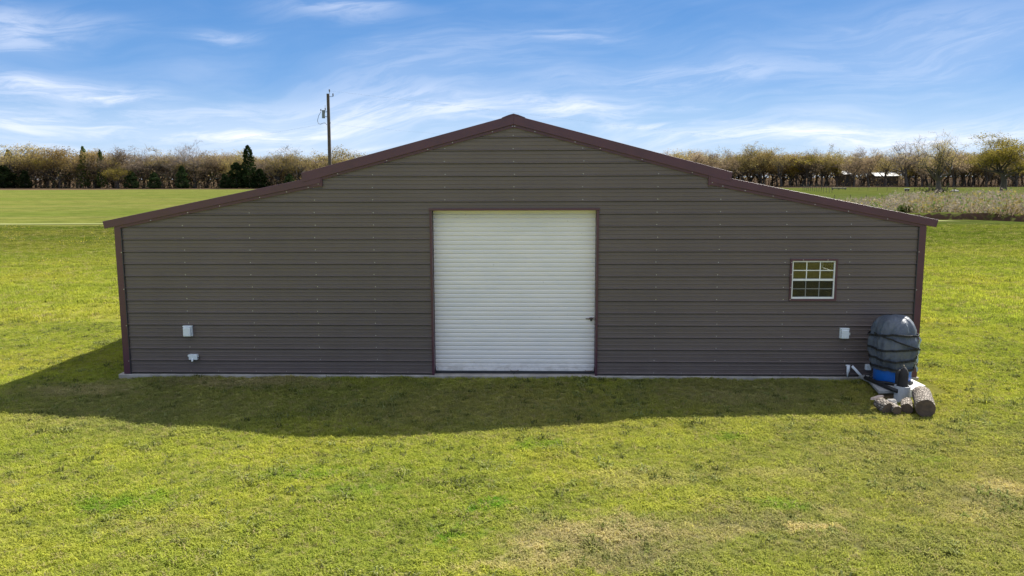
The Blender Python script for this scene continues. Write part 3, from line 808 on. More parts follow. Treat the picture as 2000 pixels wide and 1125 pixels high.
strap(.30, .012, 0, R+.036, .036); strap(.45, .018, .5, R+.056, .036); strap(.62, .012, 2, R+.068, .036); strap(.84, -.045, 0, R+.055, .036)
strap(.74, .15, -pi*.5, R+.072, .028, -pi*.93, -pi*.02, 0)
b = MB(); b.tube([(R*.98*cos(a), R*.98*sin(a), .02+.012*sin(5*a)) for a in [pi*1.02+i*pi*.06 for i in range(15)]], .028, 8)
b.build('base_hose', M_BLACK, tank, smooth=True)
a_ = at_z(1690, 738, TZ+.03)-tank.location; c_ = at_z(1752, 764, TZ+.03)-tank.location
b = MB(); b.tube([a_, a_.lerp(c_, .35)+Vector((.01, -.02, 0)), a_.lerp(c_, .7)+Vector((0, -.02, 0)), c_], .036, 8); b.build('drain_hose', M_BLACK, tank, smooth=True)
# lighter loose hem down the right side
b = MB(); vs = []
for i in range(12):
    z = .20+.62*i/11; a = -.42+.05*sin(i*1.7)
    rr = tarpfn(R+.06, z, a)[0]
    vs += [(rr*cos(a)+.012, rr*sin(a), z), (rr*cos(a)+.045+.012*sin(i*2.1), rr*sin(a)+.02, z+.01)]
b.add(vs, [(2*i, 2*i+1, 2*i+3, 2*i+2) for i in range(11)]); b.build('loose_hem', mat('pale_tarp_lining', (.35, .42, .40), .7, .3, 8), tank, smooth=True)

def slab(name, label, pts, z0, z1, mt, cat='concrete slab'):
    cx = sum(p[0] for p in pts)/len(pts); cy = sum(p[1] for p in pts)/len(pts); n = len(pts)
    b = MB(); b.add([(x-cx, y-cy, z) for z in (z0, z1) for x, y in pts], [tuple(range(n-1, -1, -1)), tuple(range(n, 2*n))]+[(i, (i+1) % n, (i+1) % n+n, i+n) for i in range(n)])
    o = b.build(name, mt, None, loc=(cx, cy, 0), bevel=.006, label=label, category=cat); return o
def xy(px, py, z): p = at_z(px, py, z); return (p.x, p.y)
zt = TZ-.003
P1 = [xy(1808, 752, zt), (7.70, -.10), (TC.x-.02, -.10), xy(1728, 752, zt), xy(1772, 764, zt)]
P1 = [xy(1762, 766, zt), xy(1808, 753, zt), (xy(1808, 753, zt)[0]-.05, -.12), (TC.x+.02, -.12), (TC.x+.02, xy(1735, 764, zt)[1])]
slab('concrete_pad', 'pale concrete pad under the right half of the wrapped tank', P1, -.12, zt, M_PAD)
P2 = [xy(1716, 763.5, zt), xy(1734, 763, zt), (TC.x+.008, xy(1740, 762, zt)[1]), (TC.x+.008, -.13), (TC.x-.40, -.13), xy(1697, 742, zt)]
slab('concrete_pad', 'grey concrete pad under the left half of the wrapped tank', P2, .112, zt, mat('grey_concrete_pad', (.30, .30, .29), .9, .12, 6, .003, 50))
P3 = [(TC.x-.3, -.80), (TC.x+.004, -.80), (TC.x+.004, -.2), (TC.x-.3, -.2)]
slab('support_block', 'dark block holding up the grey pad beneath the wrapped tank', P3, -.1, .108, M_DARK, 'block')

# soil heap
def blob(name, c, r, mt, label, cat, seed=0, sub=3, **kw):
    import bmesh
    bm = bmesh.new(); bmesh.ops.create_icosphere(bm, subdivisions=sub, radius=1)
    for v in bm.verts:
        f_ = 1+.28*noise.noise(v.co*1.4+Vector((seed, 0, 0)))+.10*noise.noise(v.co*4+Vector((seed, 3, 0)))
        v.co = Vector((v.co.x*r[0], v.co.y*r[1], v.co.z*r[2]))*f_
    me = bpy.data.meshes.new(name); bm.to_mesh(me); bm.free(); me.materials.append(mt)
    me.polygons.foreach_set('use_smooth', [True]*len(me.polygons))
    return put(name, me, None, loc=c, label=label, category=cat, **kw)
c = gp(1737, 776); blob('soil_heap', (c.x, c.y, .01), (.20, .16, .10), M_SOIL, 'brown heap of bare soil between the pads and the small logs', 'soil heap', 2)

# concrete pipe with wrapped standpipes
c = gp(1766, 787); R2 = .125
base = Vector((c.x, c.y+.10, 0)); zt2 = at_y(1766, 757, base.y-R2).z
cp = thing('concrete_pipe', 'upright light grey concrete pipe in front of the wrapped tank', 'pipe', base)
b = MB(); b.lathe([(R2, -.08), (R2, zt2), (R2-.018, zt2), (R2-.018, .02)], n=32, cap0=False, cap1=False); b.build('pipe_shell', M_CLAY, cp, smooth=False)
b = MB(); b.lathe([(R2-.02, .019), (R2-.02, .021)], n=20); b.build('fill', M_SOIL, cp)
zt3 = at_y(1768, 717, base.y).z
sp_ = thing('standpipe', 'thick black wrapped standpipe with pointed top rising from the concrete pipe', 'standpipe', base+Vector((.022, .02, .02)))
b = MB()
def wr(r, z, th): return r*(1+.10*noise.noise((cos(th)*1.5, sin(th)*1.5, z*9))), z
hh = zt3-.02
b.lathe([(.072, 0), (.070, hh*.55), (.072, hh*.70), (.070, hh*.80), (.052, hh*.91), (.020, hh*.985), (.006, hh)], n=20, fn=wr); b.build('wrapping', M_WRAP, sp_, smooth=True)
b = MB(); b.tube([(0, 0, hh-.01), (-.012, -.01, hh+.03)], .007, 6); b.build('wire_tie', M_BRASS, sp_)
q = at_y(1753, 760, base.y+.13)
sp_ = thing('standpipe', 'thin black wrapped standpipe just left of the concrete pipe, pale fitting on top', 'standpipe', (q.x, base.y+.13, 0))
z4 = at_y(1753, 725, base.y+.13).z
b = MB(); b.lathe([(.045, -.02), (.045, z4*.6), (.05, z4*.92), (.03, z4)], n=16, fn=wr); b.build('wrapping', M_WRAP, sp_, smooth=True)
b = MB(); b.tube([(.0, 0, z4-.01), (.02, 0, z4+.02), (.06, -.01, z4+.015), (.085, -.01, z4-.03)], .016, 8); b.build('fitting', M_BRASS, sp_, smooth=True)

# logs
def log(label, p0, p1, r, n=22, seed=0, group=None, rough=1.0):
    p0, p1 = Vector(p0), Vector(p1); d = p1-p0; L = d.length
    t = thing('log', label, 'log', p0); t.rotation_euler = d.to_track_quat('Z', 'Y').to_euler()
    if group: t['group'] = group
    def fn(rr, z, th):
        return rr*(1+rough*.07*noise.noise((cos(th)*1.2+seed, sin(th)*1.2, z*3))+rough*.035*noise.noise((cos(th)*5+seed, sin(th)*5, z*8))), z
    b = MB(); b.lathe([(r*.98, 0), (r, .01)]+[(r*1.01, L*i/8) for i in range(1, 8)]+[(r, L-.01), (r*.97, L)], n=n, cap0=False, cap1=False, fn=fn)
    b.build('bark', M_BARKLOG, t, smooth=True)
    for z, s_ in ((.003, 1), (L-.003, -1)):
        b = MB(); vs = [(0, 0, z)]
        for k_ in range(n):
            th = 2*pi*k_/n; rr, _ = fn(r*.985, z, th); vs.append((rr*cos(th), rr*sin(th), z))
        b.add(vs, [(0, (k_+1) % n+1, k_+1) if s_ > 0 else (0, k_+1, (k_+1) % n+1) for k_ in range(n)])
        b.build('cut_end', M_CUT, t)
    return t
r_ = .147; f0 = at_z(1808, 797, r_)
log('thick grey-barked log with dark cut end, right of the concrete pipe', (f0.x, f0.y, r_-.01), tuple(at_z(1800, 770, r_+.03)), r_, 30, 1)
f0 = at_z(1773, 797, .08)
log('small rough log between the concrete pipe and the thick log', (f0.x-.02, f0.y-.02, .075), (f0.x+.10, f0.y+.26, .10), .088, 18, 4, rough=3)
f0 = at_z(1752, 800, .08)
log('small log with dark end at the foot of the concrete pipe, middle of three', (f0.x, f0.y-.02, .07), (f0.x-.02, f0.y+.24, .08), .070, 18, 6, rough=3.5)
f0 = at_z(1735, 797, .09)
log('grey weathered log, leftmost of the three small logs before the concrete pipe', (f0.x, f0.y, .075), (f0.x-.03, f0.y+.28, .10), .098, 18, 9, rough=3.5)
c = at_z(1742, 789, .12); blob('stone', (c.x+.06, c.y+.16, .07), (.10, .09, .09), M_ROCK, 'grey stone wedged between the small logs and the concrete pipe', 'stone', 5)
for (px, py, l_, a_, tz, lab) in ((1713, 789, .24, .5, .10, 'pale split board lying on the grass left of the small logs'), (1733, 798, .26, -.55, .05, 'grey split board leaning on the leftmost small log')):
    c = gp(px, py); b = MB(); b.prism([(-l_/2, 0), (l_/2, 0), (l_/2-.03, .03), (-l_/2+.02, .035)], -.045, .045)
    o = b.build('split_board', M_CHIP if px < 1720 else M_ROCK, None, loc=(c.x, c.y, tz), bevel=.004, label=lab, category='board'); o.rotation_euler = (radians(-14), radians(12 if px > 1720 else -8), a_)

# pvc pieces and taps by the wall
q = at_y(1657, 714, -.06)
t = thing('drain_spout', 'white tapered drain spout pointing down from the wall base, left of the tank', 'drain spout', (q.x, -.03, q.z))
b = MB(); b.tube([(-.045, -.02, 0), (.035, -.02, 0)], .012, 8); b.build('elbow', M_PVC, t, smooth=True)
b = MB(); b.tube([(.0, -.03, .01), (.0, -.03, -.11), (-.005, -.03, -.13), (-.008, -.03, -.23)], [.031, .029, .020, .005], 10); b.build('spout', M_PVC, t, smooth=True)
p0 = at_y(1664, 715, -.06); p1 = at_z(1689, 742, .06)
b = MB(); b.tube([(0, 0, 0), tuple(p1-p0)], .024, 12)
b.build('drain_pipe', M_PVC, None, loc=p0, smooth=True, label='white plastic pipe slanting from the barn wall down towards the tank', category='pipe')
q = at_y(1697, 718, -.10)
t = thing('hose_tap', 'hose tap on a small white box between slanting pipe and tank', 'tap', (q.x, -.03, q.z))
b = MB(); b.box(-.045, .045, -.07, .01, -.05, .05); b.build('box', M_BOX, t, bevel=.006)
b = MB(); b.tube([(.03, -.08, .012), (.075, -.10, .012), (.095, -.11, 0), (.098, -.11, -.04)], .011, 8); b.tube([(.04, -.072, .012), (.04, -.10, .012)], .018, 8); b.build('spigot', M_BRASS, t, smooth=True)
q = at_y(1708, 737, -.45)
t = thing('valve', 'small brass valve with lever low on the left side of the tank', 'valve', q)
b = MB(); b.tube([(-.04, 0, .03), (0, 0, .0), (.03, -.01, -.02), (.035, -.02, -.05)], .012, 8); b.build('body', M_BRASS, t, smooth=True)
b = MB(); b.tube([(-.03, -.01, .05), (.02, -.02, .06)], .008, 6); b.build('lever', M_PVC, t)
b = MB(); pts = []
for i in range(26):
    a = i*.8; pts.append((-.10+.055*sin(a)+i*.003, .03*cos(a*1.3), .03*sin(a*.7)-.0015*i))
b.tube(pts, .007, 5); b.build('coiled_hose', M_BLACK, None, loc=(q.x, q.y+.05, q.z+.03), smooth=True, label='thin black hose coiled beside the brass valve left of the tank', category='hose')
q = at_y(1793.5, 671, .05)
t = thing('hose_tap', 'metal hose tap sticking out of the right side wall near the corner', 'tap', (XW-.03, .12, q.z))
b = MB(); b.tube([(-.02, 0, 0), (.07, 0, 0), (.10, 0, -.01), (.11, 0, -.05)], .014, 8); b.build('spigot', M_BRASS, t, smooth=True)
b = MB(); b.tube([(.05, 0, .015), (.05, 0, .045)], .007, 6); b.tube([(.05, 0, .045), (.05, 0, .055)], .028, 10); b.build('handle', M_BRASS, t)

# ------------------------------------------------------------------ utility pole
PY = 50.0
pt = at_y(640.6, 183, PY); pl_ = at_y(644.2, 318, PY)
dirn = (pl_-pt)/(pt.z-pl_.z); pb = pt+dirn*pt.z
pole = thing('utility_pole', 'dark wooden utility pole with grey transformer, behind the left roof', 'utility pole', (pb.x, pb.y, 0))
O = Vector((pb.x, pb.y, 0))
b = MB(); b.tube([Vector((0, 0, -.5)), pt-O-(pt-Vector((pb.x, pb.y, 0)))*.5, pt-O], [.155, .14, .115], 14); b.build('pole', M_POLE, pole, smooth=False)
def w(px, py, dy=0): return at_y(px, py, PY+dy)-O
tr0, tr1 = w(631.8, 231), w(631.8, 216)
b = MB(); b.tube([tr0, tr1], .125, 18); b.build('transformer', M_GREY, pole); 
b = MB(); b.tube([tr1, tr1+Vector((0, 0, .03))], .135, 18); b.build('transformer_lid', M_GREY, pole)
b = MB(); b.box(tr1.x+.10, pt.x-O.x-.06, -.03, .03, tr1.z-.12, tr1.z-.08); b.box(tr1.x+.10, pt.x-O.x-.05, -.03, .03, tr0.z+.10, tr0.z+.14); b.build('bracket', M_DARK, pole)
b = MB(); b.lathe([(.03, 0), (.05, .05), (.03, .08), (.05, .11), (.02, .17)], c=w(626.8, 217), n=10); b.build('bushing', M_PORC, pole)
b = MB(); q = w(635.3, 216); b.lathe([(.03, 0), (.045, .06), (.03, .12), (.05, .18), (.02, .22)], c=q, n=10); b.tube([q+Vector((0, 0, .2)), q+Vector((0, 0, .42))], .012, 6); b.build('lightning_arrester', M_PORC, pole)
b = MB(); pts = [w(x, y) for x, y in ((626.8, 218), (622.5, 226), (620, 236), (622, 241.5), (626, 242.5), (631, 240.5), (635, 240), (638.5, 244))]
b.tube(pts, .018, 6); b.build('drop_cable', M_BLACK, pole, smooth=True)
b = MB(); q = w(643.5, 182.5); b.tube([q, q+Vector((0, 0, .16))], .02, 8); b.lathe([(.035, .14), (.07, .20), (.04, .24), (.06, .29), (.02, .33)], c=q, n=10); b.build('top_insulator', M_PORC, pole)
b = MB(); b.tube([w(642, 188.5), w(650.5, 188.5)], .016, 6); b.lathe([(.03, 0), (.065, .04), (.035, .08), (.06, .14), (.03, .18), (.05, .22)], c=w(650.5, 188), n=10); b.build('side_insulator', M_PORC, pole)
b = MB(); b.tube([w(644.5, 240), w(646, 240)], .03, 8); b.build('cable_clamp', M_PORC, pole)
# thin lines leaving the pole
for (a, bb, lab) in ((w(643.5, 177.5)+O, Vector((250, 430, 9.4)), 'thin power line leaving the top of the utility pole to the right'), (w(646, 243)+O, Vector((200, 440, 7.5)), 'thin lower power line leaving the utility pole to the right'),
                     (w(624, 243.5)+O, Vector((-260, 380, 7.0)), 'thin service cable leaving the utility pole to the left')):
    b = MB(); pts = []
    for i in range(21):
        f_ = i/20; p_ = a.lerp(bb, f_)-a; p_.z -= 1.0*4*f_*(1-f_)*.7; pts.append(p_)
    b.tube(pts, .0032, 4); b.build('power_line', M_WIRE, None, loc=a, label=lab, category='power line')

# ------------------------------------------------------------------ trees
def grow(seed, H=14.0, spread=.5, lean=0, nlimb=6, crook=.25, fleck=12, fs=(.16, .34), bare=.5, trunk=.30, r0=.33, levels=4, cone=False, up_=.25, clump=.9, tmin=.36):
    """tapered trunk, crooked limbs, twigs and leaf-sized flecks; returns (wood MB, crown MB)"""
    R_ = random.Random(seed); wood = MB(); crown = MB()
    def fleck_at(p, s, mi=0):
        a = Vector((R_.gauss(0, 1), R_.gauss(0, 1), R_.gauss(0, .7))).normalized(); b_ = a.orthogonal().normalized()
        b_ = (b_*cos(R_.random()*6) + a.cross(b_)*sin(R_.random()*6)).normalized()
        w_ = s*R_.uniform(.35, .8)
        crown.add([p-a*s*.5, p+b_*w_*.5, p+a*s*.5, p-b_*w_*.4], [(0, 1, 2, 3)], mi)
    def twig(p, d, L, mi=1):
        q = p+d*L; sd = d.orthogonal().normalized()*.022
        crown.add([p-sd, p+sd, q], [(0, 1, 2)], mi)
    def branch(p, d, L, r, lv):
        n = 5 if lv == 0 else 4 if lv < 3 else 3
        pts = [p]; rs = [r]; dd = d.copy()
        for i in range(n):
            j = Vector((R_.gauss(0, 1), R_.gauss(0, 1), R_.gauss(0, .8)))*crook*(.35 if lv == 0 else 1)
            dd = (dd+j+Vector((0, 0, up_*.3 if lv > 0 else .1))).normalized()
            pts.append(pts[-1]+dd*L/n); rs.append(max(.02, r*(1-.55*(i+1)/n)))
        wood.tube(pts, rs, 7 if lv == 0 else 5 if lv == 1 else 3, caps=False)
        if lv >= levels-1:
            for i in range(1, len(pts)):
                for _ in range(max(1, fleck//3)):
                    c_ = pts[i]+Vector((R_.gauss(0, clump), R_.gauss(0, clump), R_.gauss(0, clump*.6)))
                    if R_.random() > bare: fleck_at(c_, R_.uniform(*fs))
                    else:
                        dv = Vector((R_.gauss(0, 1), R_.gauss(0, 1), R_.gauss(.4, .8))).normalized(); twig(pts[i]+dv*.2, dv, R_.uniform(.5, 1.6))
            return
        k_ = nlimb if lv == 0 else R_.choice((3, 4))
        for c_ in range(k_):
            t_ = R_.uniform(tmin, 1.0) if lv == 0 else R_.uniform(.35, 1.0)
            if lv == 0 and c_ < 2: t_ = 1.0
            i = min(n-1, int(t_*n)); f_ = t_*n-i
            bp = pts[i].lerp(pts[i+1], f_); br = rs[i]*(1-f_)+rs[i+1]*f_
            az = (c_+R_.uniform(-.3, .3))*2*pi/k_ + lv*1.3
            el = R_.uniform(.15, 1.0) if lv == 0 else R_.uniform(-.15, .9)
            o_ = Vector((cos(az)*cos(el), sin(az)*cos(el), sin(el)))
            nd = (dd*.45+o_*(.7+spread)).normalized()
            branch(bp, nd, L*(1.15 if lv == 0 else .68)*R_.uniform(.75, 1.15), br*.62, lv+1)
    if cone:
        wood.tube([(0, 0, 0), (0, 0, H*.95)], [.16, .03], 6, caps=False)
        for i in range(int(fleck*90)):
            t_ = R_.random()**1.2; z = H*(.06+.94*t_)
            rad = H*spread*(1-t_)**.6*min(1, .45+t_*3)*(.75+.35*noise.noise((seed, z*.9, 0))) + .1
            a = R_.random()*2*pi; rr = rad*math.sqrt(R_.uniform(.3, 1))*(1+.75*noise.noise((cos(a)*2, sin(a)*2, z*.8+seed)))
            fleck_at(Vector((rr*cos(a), rr*sin(a), z-rr*.15)), R_.uniform(*fs))
    else:
        branch(Vector((0, 0, -.2)), Vector((lean, R_.uniform(-.08, .08), 1)).normalized(), H*trunk, r0, 0)
    zz_ = sorted(v[2] for v in crown.v); top = zz_[int(len(zz_)*(.995 if cone else .982))]; s_ = H/top
    for mb in (wood, crown): mb.v = [(x*s_, y*s_, z*s_) for x, y, z in mb.v]
    return wood, crown
PROTO = {}
def proto(key, leaf, bark=M_BARK, leaf2=None, **kw):
    wd, cr = grow(**kw)
    PROTO.setdefault(key, []).append((wd.mesh('trunk', bark, True), cr.mesh('crown', [leaf, leaf2 or L_BROWN])))
K5 = dict(levels=5, clump=.42, fs=(.14, .36))
for i in range(4): proto('olive', L_OLIVE, seed=11+i, fleck=15, bare=.12, spread=.5+.12*i, nlimb=6, tmin=.30, trunk=.27, **K5)
for i in range(4): proto('brown', L_BROWN, seed=31+i, fleck=15, bare=.25, spread=.4+.1*i, crook=.24, nlimb=6, tmin=.25, trunk=.27, leaf2=L_GREY, **K5)
for i in range(3): proto('grey', L_GREY, M_BARKG, seed=51+i, fleck=12, bare=.35, spread=.45+.1*i, crook=.28, nlimb=6, tmin=.25, trunk=.28, leaf2=L_GREY, **K5)
for i in range(3): proto('rust', L_RUST, seed=61+i, fleck=18, bare=.1, spread=.5+.1*i, nlimb=6, tmin=.2, trunk=.26, **K5)
for i in range(3): proto('gold', L_GOLD, seed=71+i, fleck=18, bare=.08, spread=.5+.1*i, nlimb=6, tmin=.25, trunk=.26, **K5)
for i in range(3): proto('twist', L_OLIVE, seed=81+i, fleck=9, bare=.15, spread=.75, crook=.38, nlimb=6, r0=.46, tmin=.4, trunk=.30, levels=5, clump=.35, fs=(.14, .34))
for i in range(3): proto('cedar', L_CEDAR, seed=91+i, H=8, fleck=34, fs=(.25, .6), spread=.34, cone=True)
proto('evergreen', L_PINE, seed=95, H=13, fleck=40, fs=(.25, .6), spread=.25, cone=True)
proto('bare', L_GREY, M_BARKG, seed=97, fleck=3, bare=.7, spread=.45, crook=.3, nlimb=7, leaf2=L_GREY, r0=.40, levels=5, clump=.4, fs=(.12, .25))

CAT = {'cedar': 'cedar tree', 'evergreen': 'evergreen tree'}
NM = {'cedar': 'cedar_tree', 'evergreen': 'evergreen_tree'}
rt_ = random.Random(5)
def tree(kind, px, top, basey=368.0, label=None, group=None, back=0.0, wide=1.0, name=None):
    """place by where it stands on the ground; the height follows from how tall it looks there"""
    p = at_z(px, basey, 0); dirh = Vector((p.x-CAM.x, p.y-CAM.y, 0)); d0 = dirh.length; dirh /= d0
    p = p+dirh*back; d = d0+back
    r = ray(px, top); hz = CAM.z + r.z*(d/math.hypot(r.x, r.y))
    wd, cr = rt_.choice(PROTO[kind]); natural = 8 if kind == 'cedar' else 13 if kind == 'evergreen' else 14.0
    s_ = hz/natural
    t = thing(name or NM.get(kind, 'oak_tree' if kind in ('olive', 'twist', 'gold') else 'woodland_tree'), label, CAT.get(kind, 'tree'), (p.x, p.y, ground_h(p.x, p.y)), rt_.uniform(0, 6.28), group)
    t.scale = (s_*wide, s_*wide, s_)
    put('trunk', wd, t); put('crown', cr, t); return t

L_ = [  # left wood, from the left edge of the photo
 ('olive', 54, 284, 'spreading oak rising above the left wood near the left edge', 1.15),
 ('evergreen', 22, 293, 'dark green evergreen at the far left of the wood', 1.3),
 ('cedar', 8, 324, 'dark cedar at the foot of the wood, leftmost of all', 2.4),
 ('cedar', 50, 333, 'dark cedar below the spreading oak at the left edge', 1.5),
 ('gold', 92, 305, 'yellow-green tree in front of the wood, second tree right of the spreading oak', .9),
 ('rust', 118, 291, 'broad rusty-olive tree in the left wood left of the fresh green treetop', 1.1),
 ('evergreen', 167, 286, 'tree with a fresh green tip rising above the left wood', .9),
 ('rust', 185, 295, 'orange-brown budding tree between the green tip and the dark spire', 1.0),
 ('evergreen', 200, 293, 'dark narrow evergreen spire among orange-brown trees in the left wood', .8),
 ('gold', 231, 314, 'low round yellow-green tree in front of the left wood', .9),
 ('brown', 228, 293, 'brown twiggy tree behind the low round yellow-green tree', 1.0),
 ('grey', 268, 296, 'grey-brown bare tree between low yellow-green tree and broad pale oak', 1.1),
 ('cedar', 258, 334, 'dark round cedar right of the low yellow-green tree', 1.6),
 ('cedar', 302, 337, 'dark low cedar under the broad pale oak in the left wood', 1.8),
 ('twist', 318, 291, 'broad domed pale oak in the middle of the left wood', 1.35),
 ('cedar', 357, 324, 'dark upright cedar below the tall bare tree', 1.3),
 ('bare', 382, 281, 'tall bare whitish tree sticking out above the left wood', 1.0),
 ('brown', 405, 303, 'brown tree just right of the tall bare whitish tree', 1.0),
 ('brown', 432, 301, 'greyish-brown tree left of the big dark cedars near the barn', 1.0),
 ('cedar', 440, 340, 'low dark cedar left of the tall pointed cedar', 1.7),
 ('cedar', 463, 318, 'broad dark cedar against the left side of the tall pointed cedar', 1.7),
 ('olive', 462, 297, 'olive tree behind the dark cedars near the barn', .9),
 ('cedar', 487, 285, 'tallest dark cedar with a pointed top, left of the barn roof', .9),
 ('cedar', 509, 330, 'dark cedar against the right side of the tall pointed cedar', 1.9),
 ('twist', 545, 290, 'crooked pale oak right of the tall pointed cedar', 1.0),
 ('twist', 584, 296, 'crooked pale oak whose crown ends at the step of the left roof', 1.0),
 ('cedar', 566, 340, 'low dark cedar beneath the crooked oaks by the left roof', 1.8),
 ('olive', 628, 304, 'pale oak left of the utility pole above the left roof', .9),
 ('olive', 664, 291, 'pale domed oak right of the utility pole above the left roof', 1.1),
 ('olive', 697, 301, 'small pale treetop above the left roof, second right of the pole', .9)]
for kind, px, top, lab, wd_ in L_: tree(kind, px, top, 368.2 if px < 600 else 367, lab, 'trees along the front of the left wood', back=rt_.uniform(-7, -4) if kind == 'cedar' or top > 310 else rt_.uniform(2, 9), wide=wd_*(1 if kind in ('cedar', 'evergreen') else 1.22))
R_L = [
 ('olive', 1322, 298, 'leftmost treetop showing above the right side of the upper roof', 1.0),
 ('brown', 1352, 299, 'low brown treetop above the right roof, second from its left end', 1.1),
 ('brown', 1383, 301, 'low brown treetop above the right roof, third from its left end', 1.1),
 ('brown', 1415, 296, 'brown tree right above the step of the right roof', 1.0),
 ('olive', 1449, 285, 'tall rounded oak just right of the step in the right roof', 1.1),
 ('olive', 1488, 291, 'olive oak second right of the step in the right roof', .95),
 ('twist', 1526, 290, 'twisted dark-limbed oak third right of the step in the right roof', 1.0),
 ('gold', 1556, 305, 'yellowish low oak right of the twisted dark-limbed oak', .9),
 ('brown', 1578, 300, 'brown tree left of the white-roofed sheds', 1.0),
 ('twist', 1604, 294, 'dark-trunked oak left of the yellow-green treetop', .9),
 ('gold', 1634, 290, 'bright yellow-green treetop above the first white-roofed shed', .75),
 ('brown', 1667, 293, 'brown domed tree between the two white-roofed sheds', 1.1),
 ('brown', 1697, 299, 'leaning brown tree left of the second white-roofed shed', .9),
 ('twist', 1729, 290, 'dark-limbed oak in front of the second white-roofed shed', 1.15),
 ('bare', 1772, 273, 'tall bare tree rising above the right wood left of the lone bare oak', 1.1),
 ('brown', 1800, 296, 'brown tree just left behind the lone bare oak', 1.0),
 ('brown', 1862, 296, 'brown tree between the two field oaks', 1.0),
 ('olive', 1886, 300, 'olive tree behind the left branches of the golden field oak', 1.0),
 ('olive', 1925, 298, 'olive tree directly behind the golden field oak', 1.0),
 ('brown', 1985, 290, 'brown tree at the right edge of the photo behind the golden oak', 1.1)]
for kind, px, top, lab, wd_ in R_L: tree(kind, px, top, 364.5, lab, 'trees along the front of the right wood', back=rt_.uniform(-6, 6), wide=wd_)
# rows further in: alike from here
for row in range(3):
    for side, (x0, x1, by) in enumerate(((-190, 700, 368.0), (1290, 2190, 364.5))):
        x = x0 + row*6
        while x < x1:
            if side == 1 and row < 2 and (1636 < x < 1672 or 1700 < x < 1768): x += 14; continue
            kind = rt_.choices(['brown', 'olive', 'grey', 'rust', 'twist', 'gold'], [8, 5, 3, 3, 2, .5] if side == 0 else [5, 8, 2, 1.5, 3, 1.6])[0]
            lm = [(-20, 'far left end of the left wood'), (54, 'left of the spreading oak'), (118, 'between spreading oak and rusty-olive tree'), (167, 'just left of the fresh green tip'), (231, 'behind the low round yellow-green tree'), (280, 'beside the grey-brown bare tree'), (340, 'behind the broad domed pale oak'), (400, 'around the tall bare whitish tree'), (445, 'behind the greyish-brown tree near the cedars'), (520, 'behind the tallest pointed cedar'), (600, 'behind the crooked pale oaks'), (9999, 'around the utility pole')] if side == 0 else [
                (1340, 'at the upper roof slope'), (1400, 'behind the low brown treetops over the right roof'), (1465, 'behind the tall rounded oak by the roof step'), (1540, 'behind the twisted dark-limbed oak'), (1600, 'behind the yellowish low oak'), (1665, 'around the first white-roofed shed'), (1765, 'around the second white-roofed shed'), (1815, 'behind the tall bare treetop'), (1880, 'behind the lone bare field oak'), (1960, 'behind the golden field oak'), (9999, 'beyond the right edge of the golden oak')]
            lab = {'brown': 'brown twiggy', 'olive': 'olive budding', 'grey': 'grey-brown bare', 'rust': 'rusty-brown budding', 'twist': 'crooked pale-olive', 'gold': 'yellow-green'}[kind] + ' tree, %s row back, ' % ('second', 'third', 'fourth')[row] + next(t_ for lim, t_ in lm if x < lim)
            top = (307 if side == 0 else 304)+rt_.uniform(-5, 8)+9*noise.noise((x*.022, row*.3, side))
            if side == 0 and x > 600: top += 6
            tree(kind, x, top, by, lab, 'trees inside the %s wood' % ('left' if side == 0 else 'right'), back=8+row*9+rt_.uniform(-3, 3), wide=rt_.uniform(1.05, 1.5))
            x += rt_.uniform(17, 30)
# far mass of the wood, behind the rows and behind the barn
R_ = random.Random(3); b = MB()
def addf(b, p, s, mi, R_):
    a = Vector((R_.gauss(0, 1), R_.gauss(0, 1), R_.gauss(0, .7))).normalized(); c_ = a.orthogonal().normalized()*s*R_.uniform(.3, .6)
    b.add([p-a*s*.5, p+c_, p+a*s*.5, p-c_], [(0, 1, 2, 3)], mi)
for i in range(620):
    px = -1300+4600*(i+R_.random())/620
    far_ = 1050 > px > 640 or px > 1290
    d = (at_z(min(2100, max(px, -100)), 368.2 if px < 1000 else 364.6, 0)-CAM).length + R_.uniform(30, 85); dr = ray(px, 350); dr = Vector((dr.x, dr.y, 0)).normalized(); c = Vector((CAM.x, CAM.y, 0))+dr*d
    h = R_.uniform(10.5, 13.5) + (-1.0 if 640 < px < 1300 else 0); rr = R_.uniform(3.0, 5.5)
    b.tube([c, c+Vector((R_.uniform(-.6, .6), 0, h*.6))], [.22, .12], 4, 3, caps=False)
    if R_.random() < .5: b.tube([c+Vector((2.2, 0, 0)), c+Vector((1.2, 0, h*.6))], [.2, .1], 4, 3, caps=False)
    mi = R_.choices([0, 1, 2], [5, 3, 2])[0]
    for j in range(170):
        v = Vector((R_.gauss(0, 1), R_.gauss(0, 1), R_.gauss(0, 1))).normalized()*R_.uniform(.3, 1)**.5
        addf(b, c+Vector((v.x*rr, v.y*rr, h*.58+v.z*h*.40)), R_.uniform(.4, 1.0), mi if R_.random() < .8 else (mi+1) % 3, R_)
b.build('distant_woodland', [L_BROWN, L_OLIVE, L_GREY, M_BARK], kind='stuff', label='brown and olive mass of woodland far behind the field trees', category='woodland')
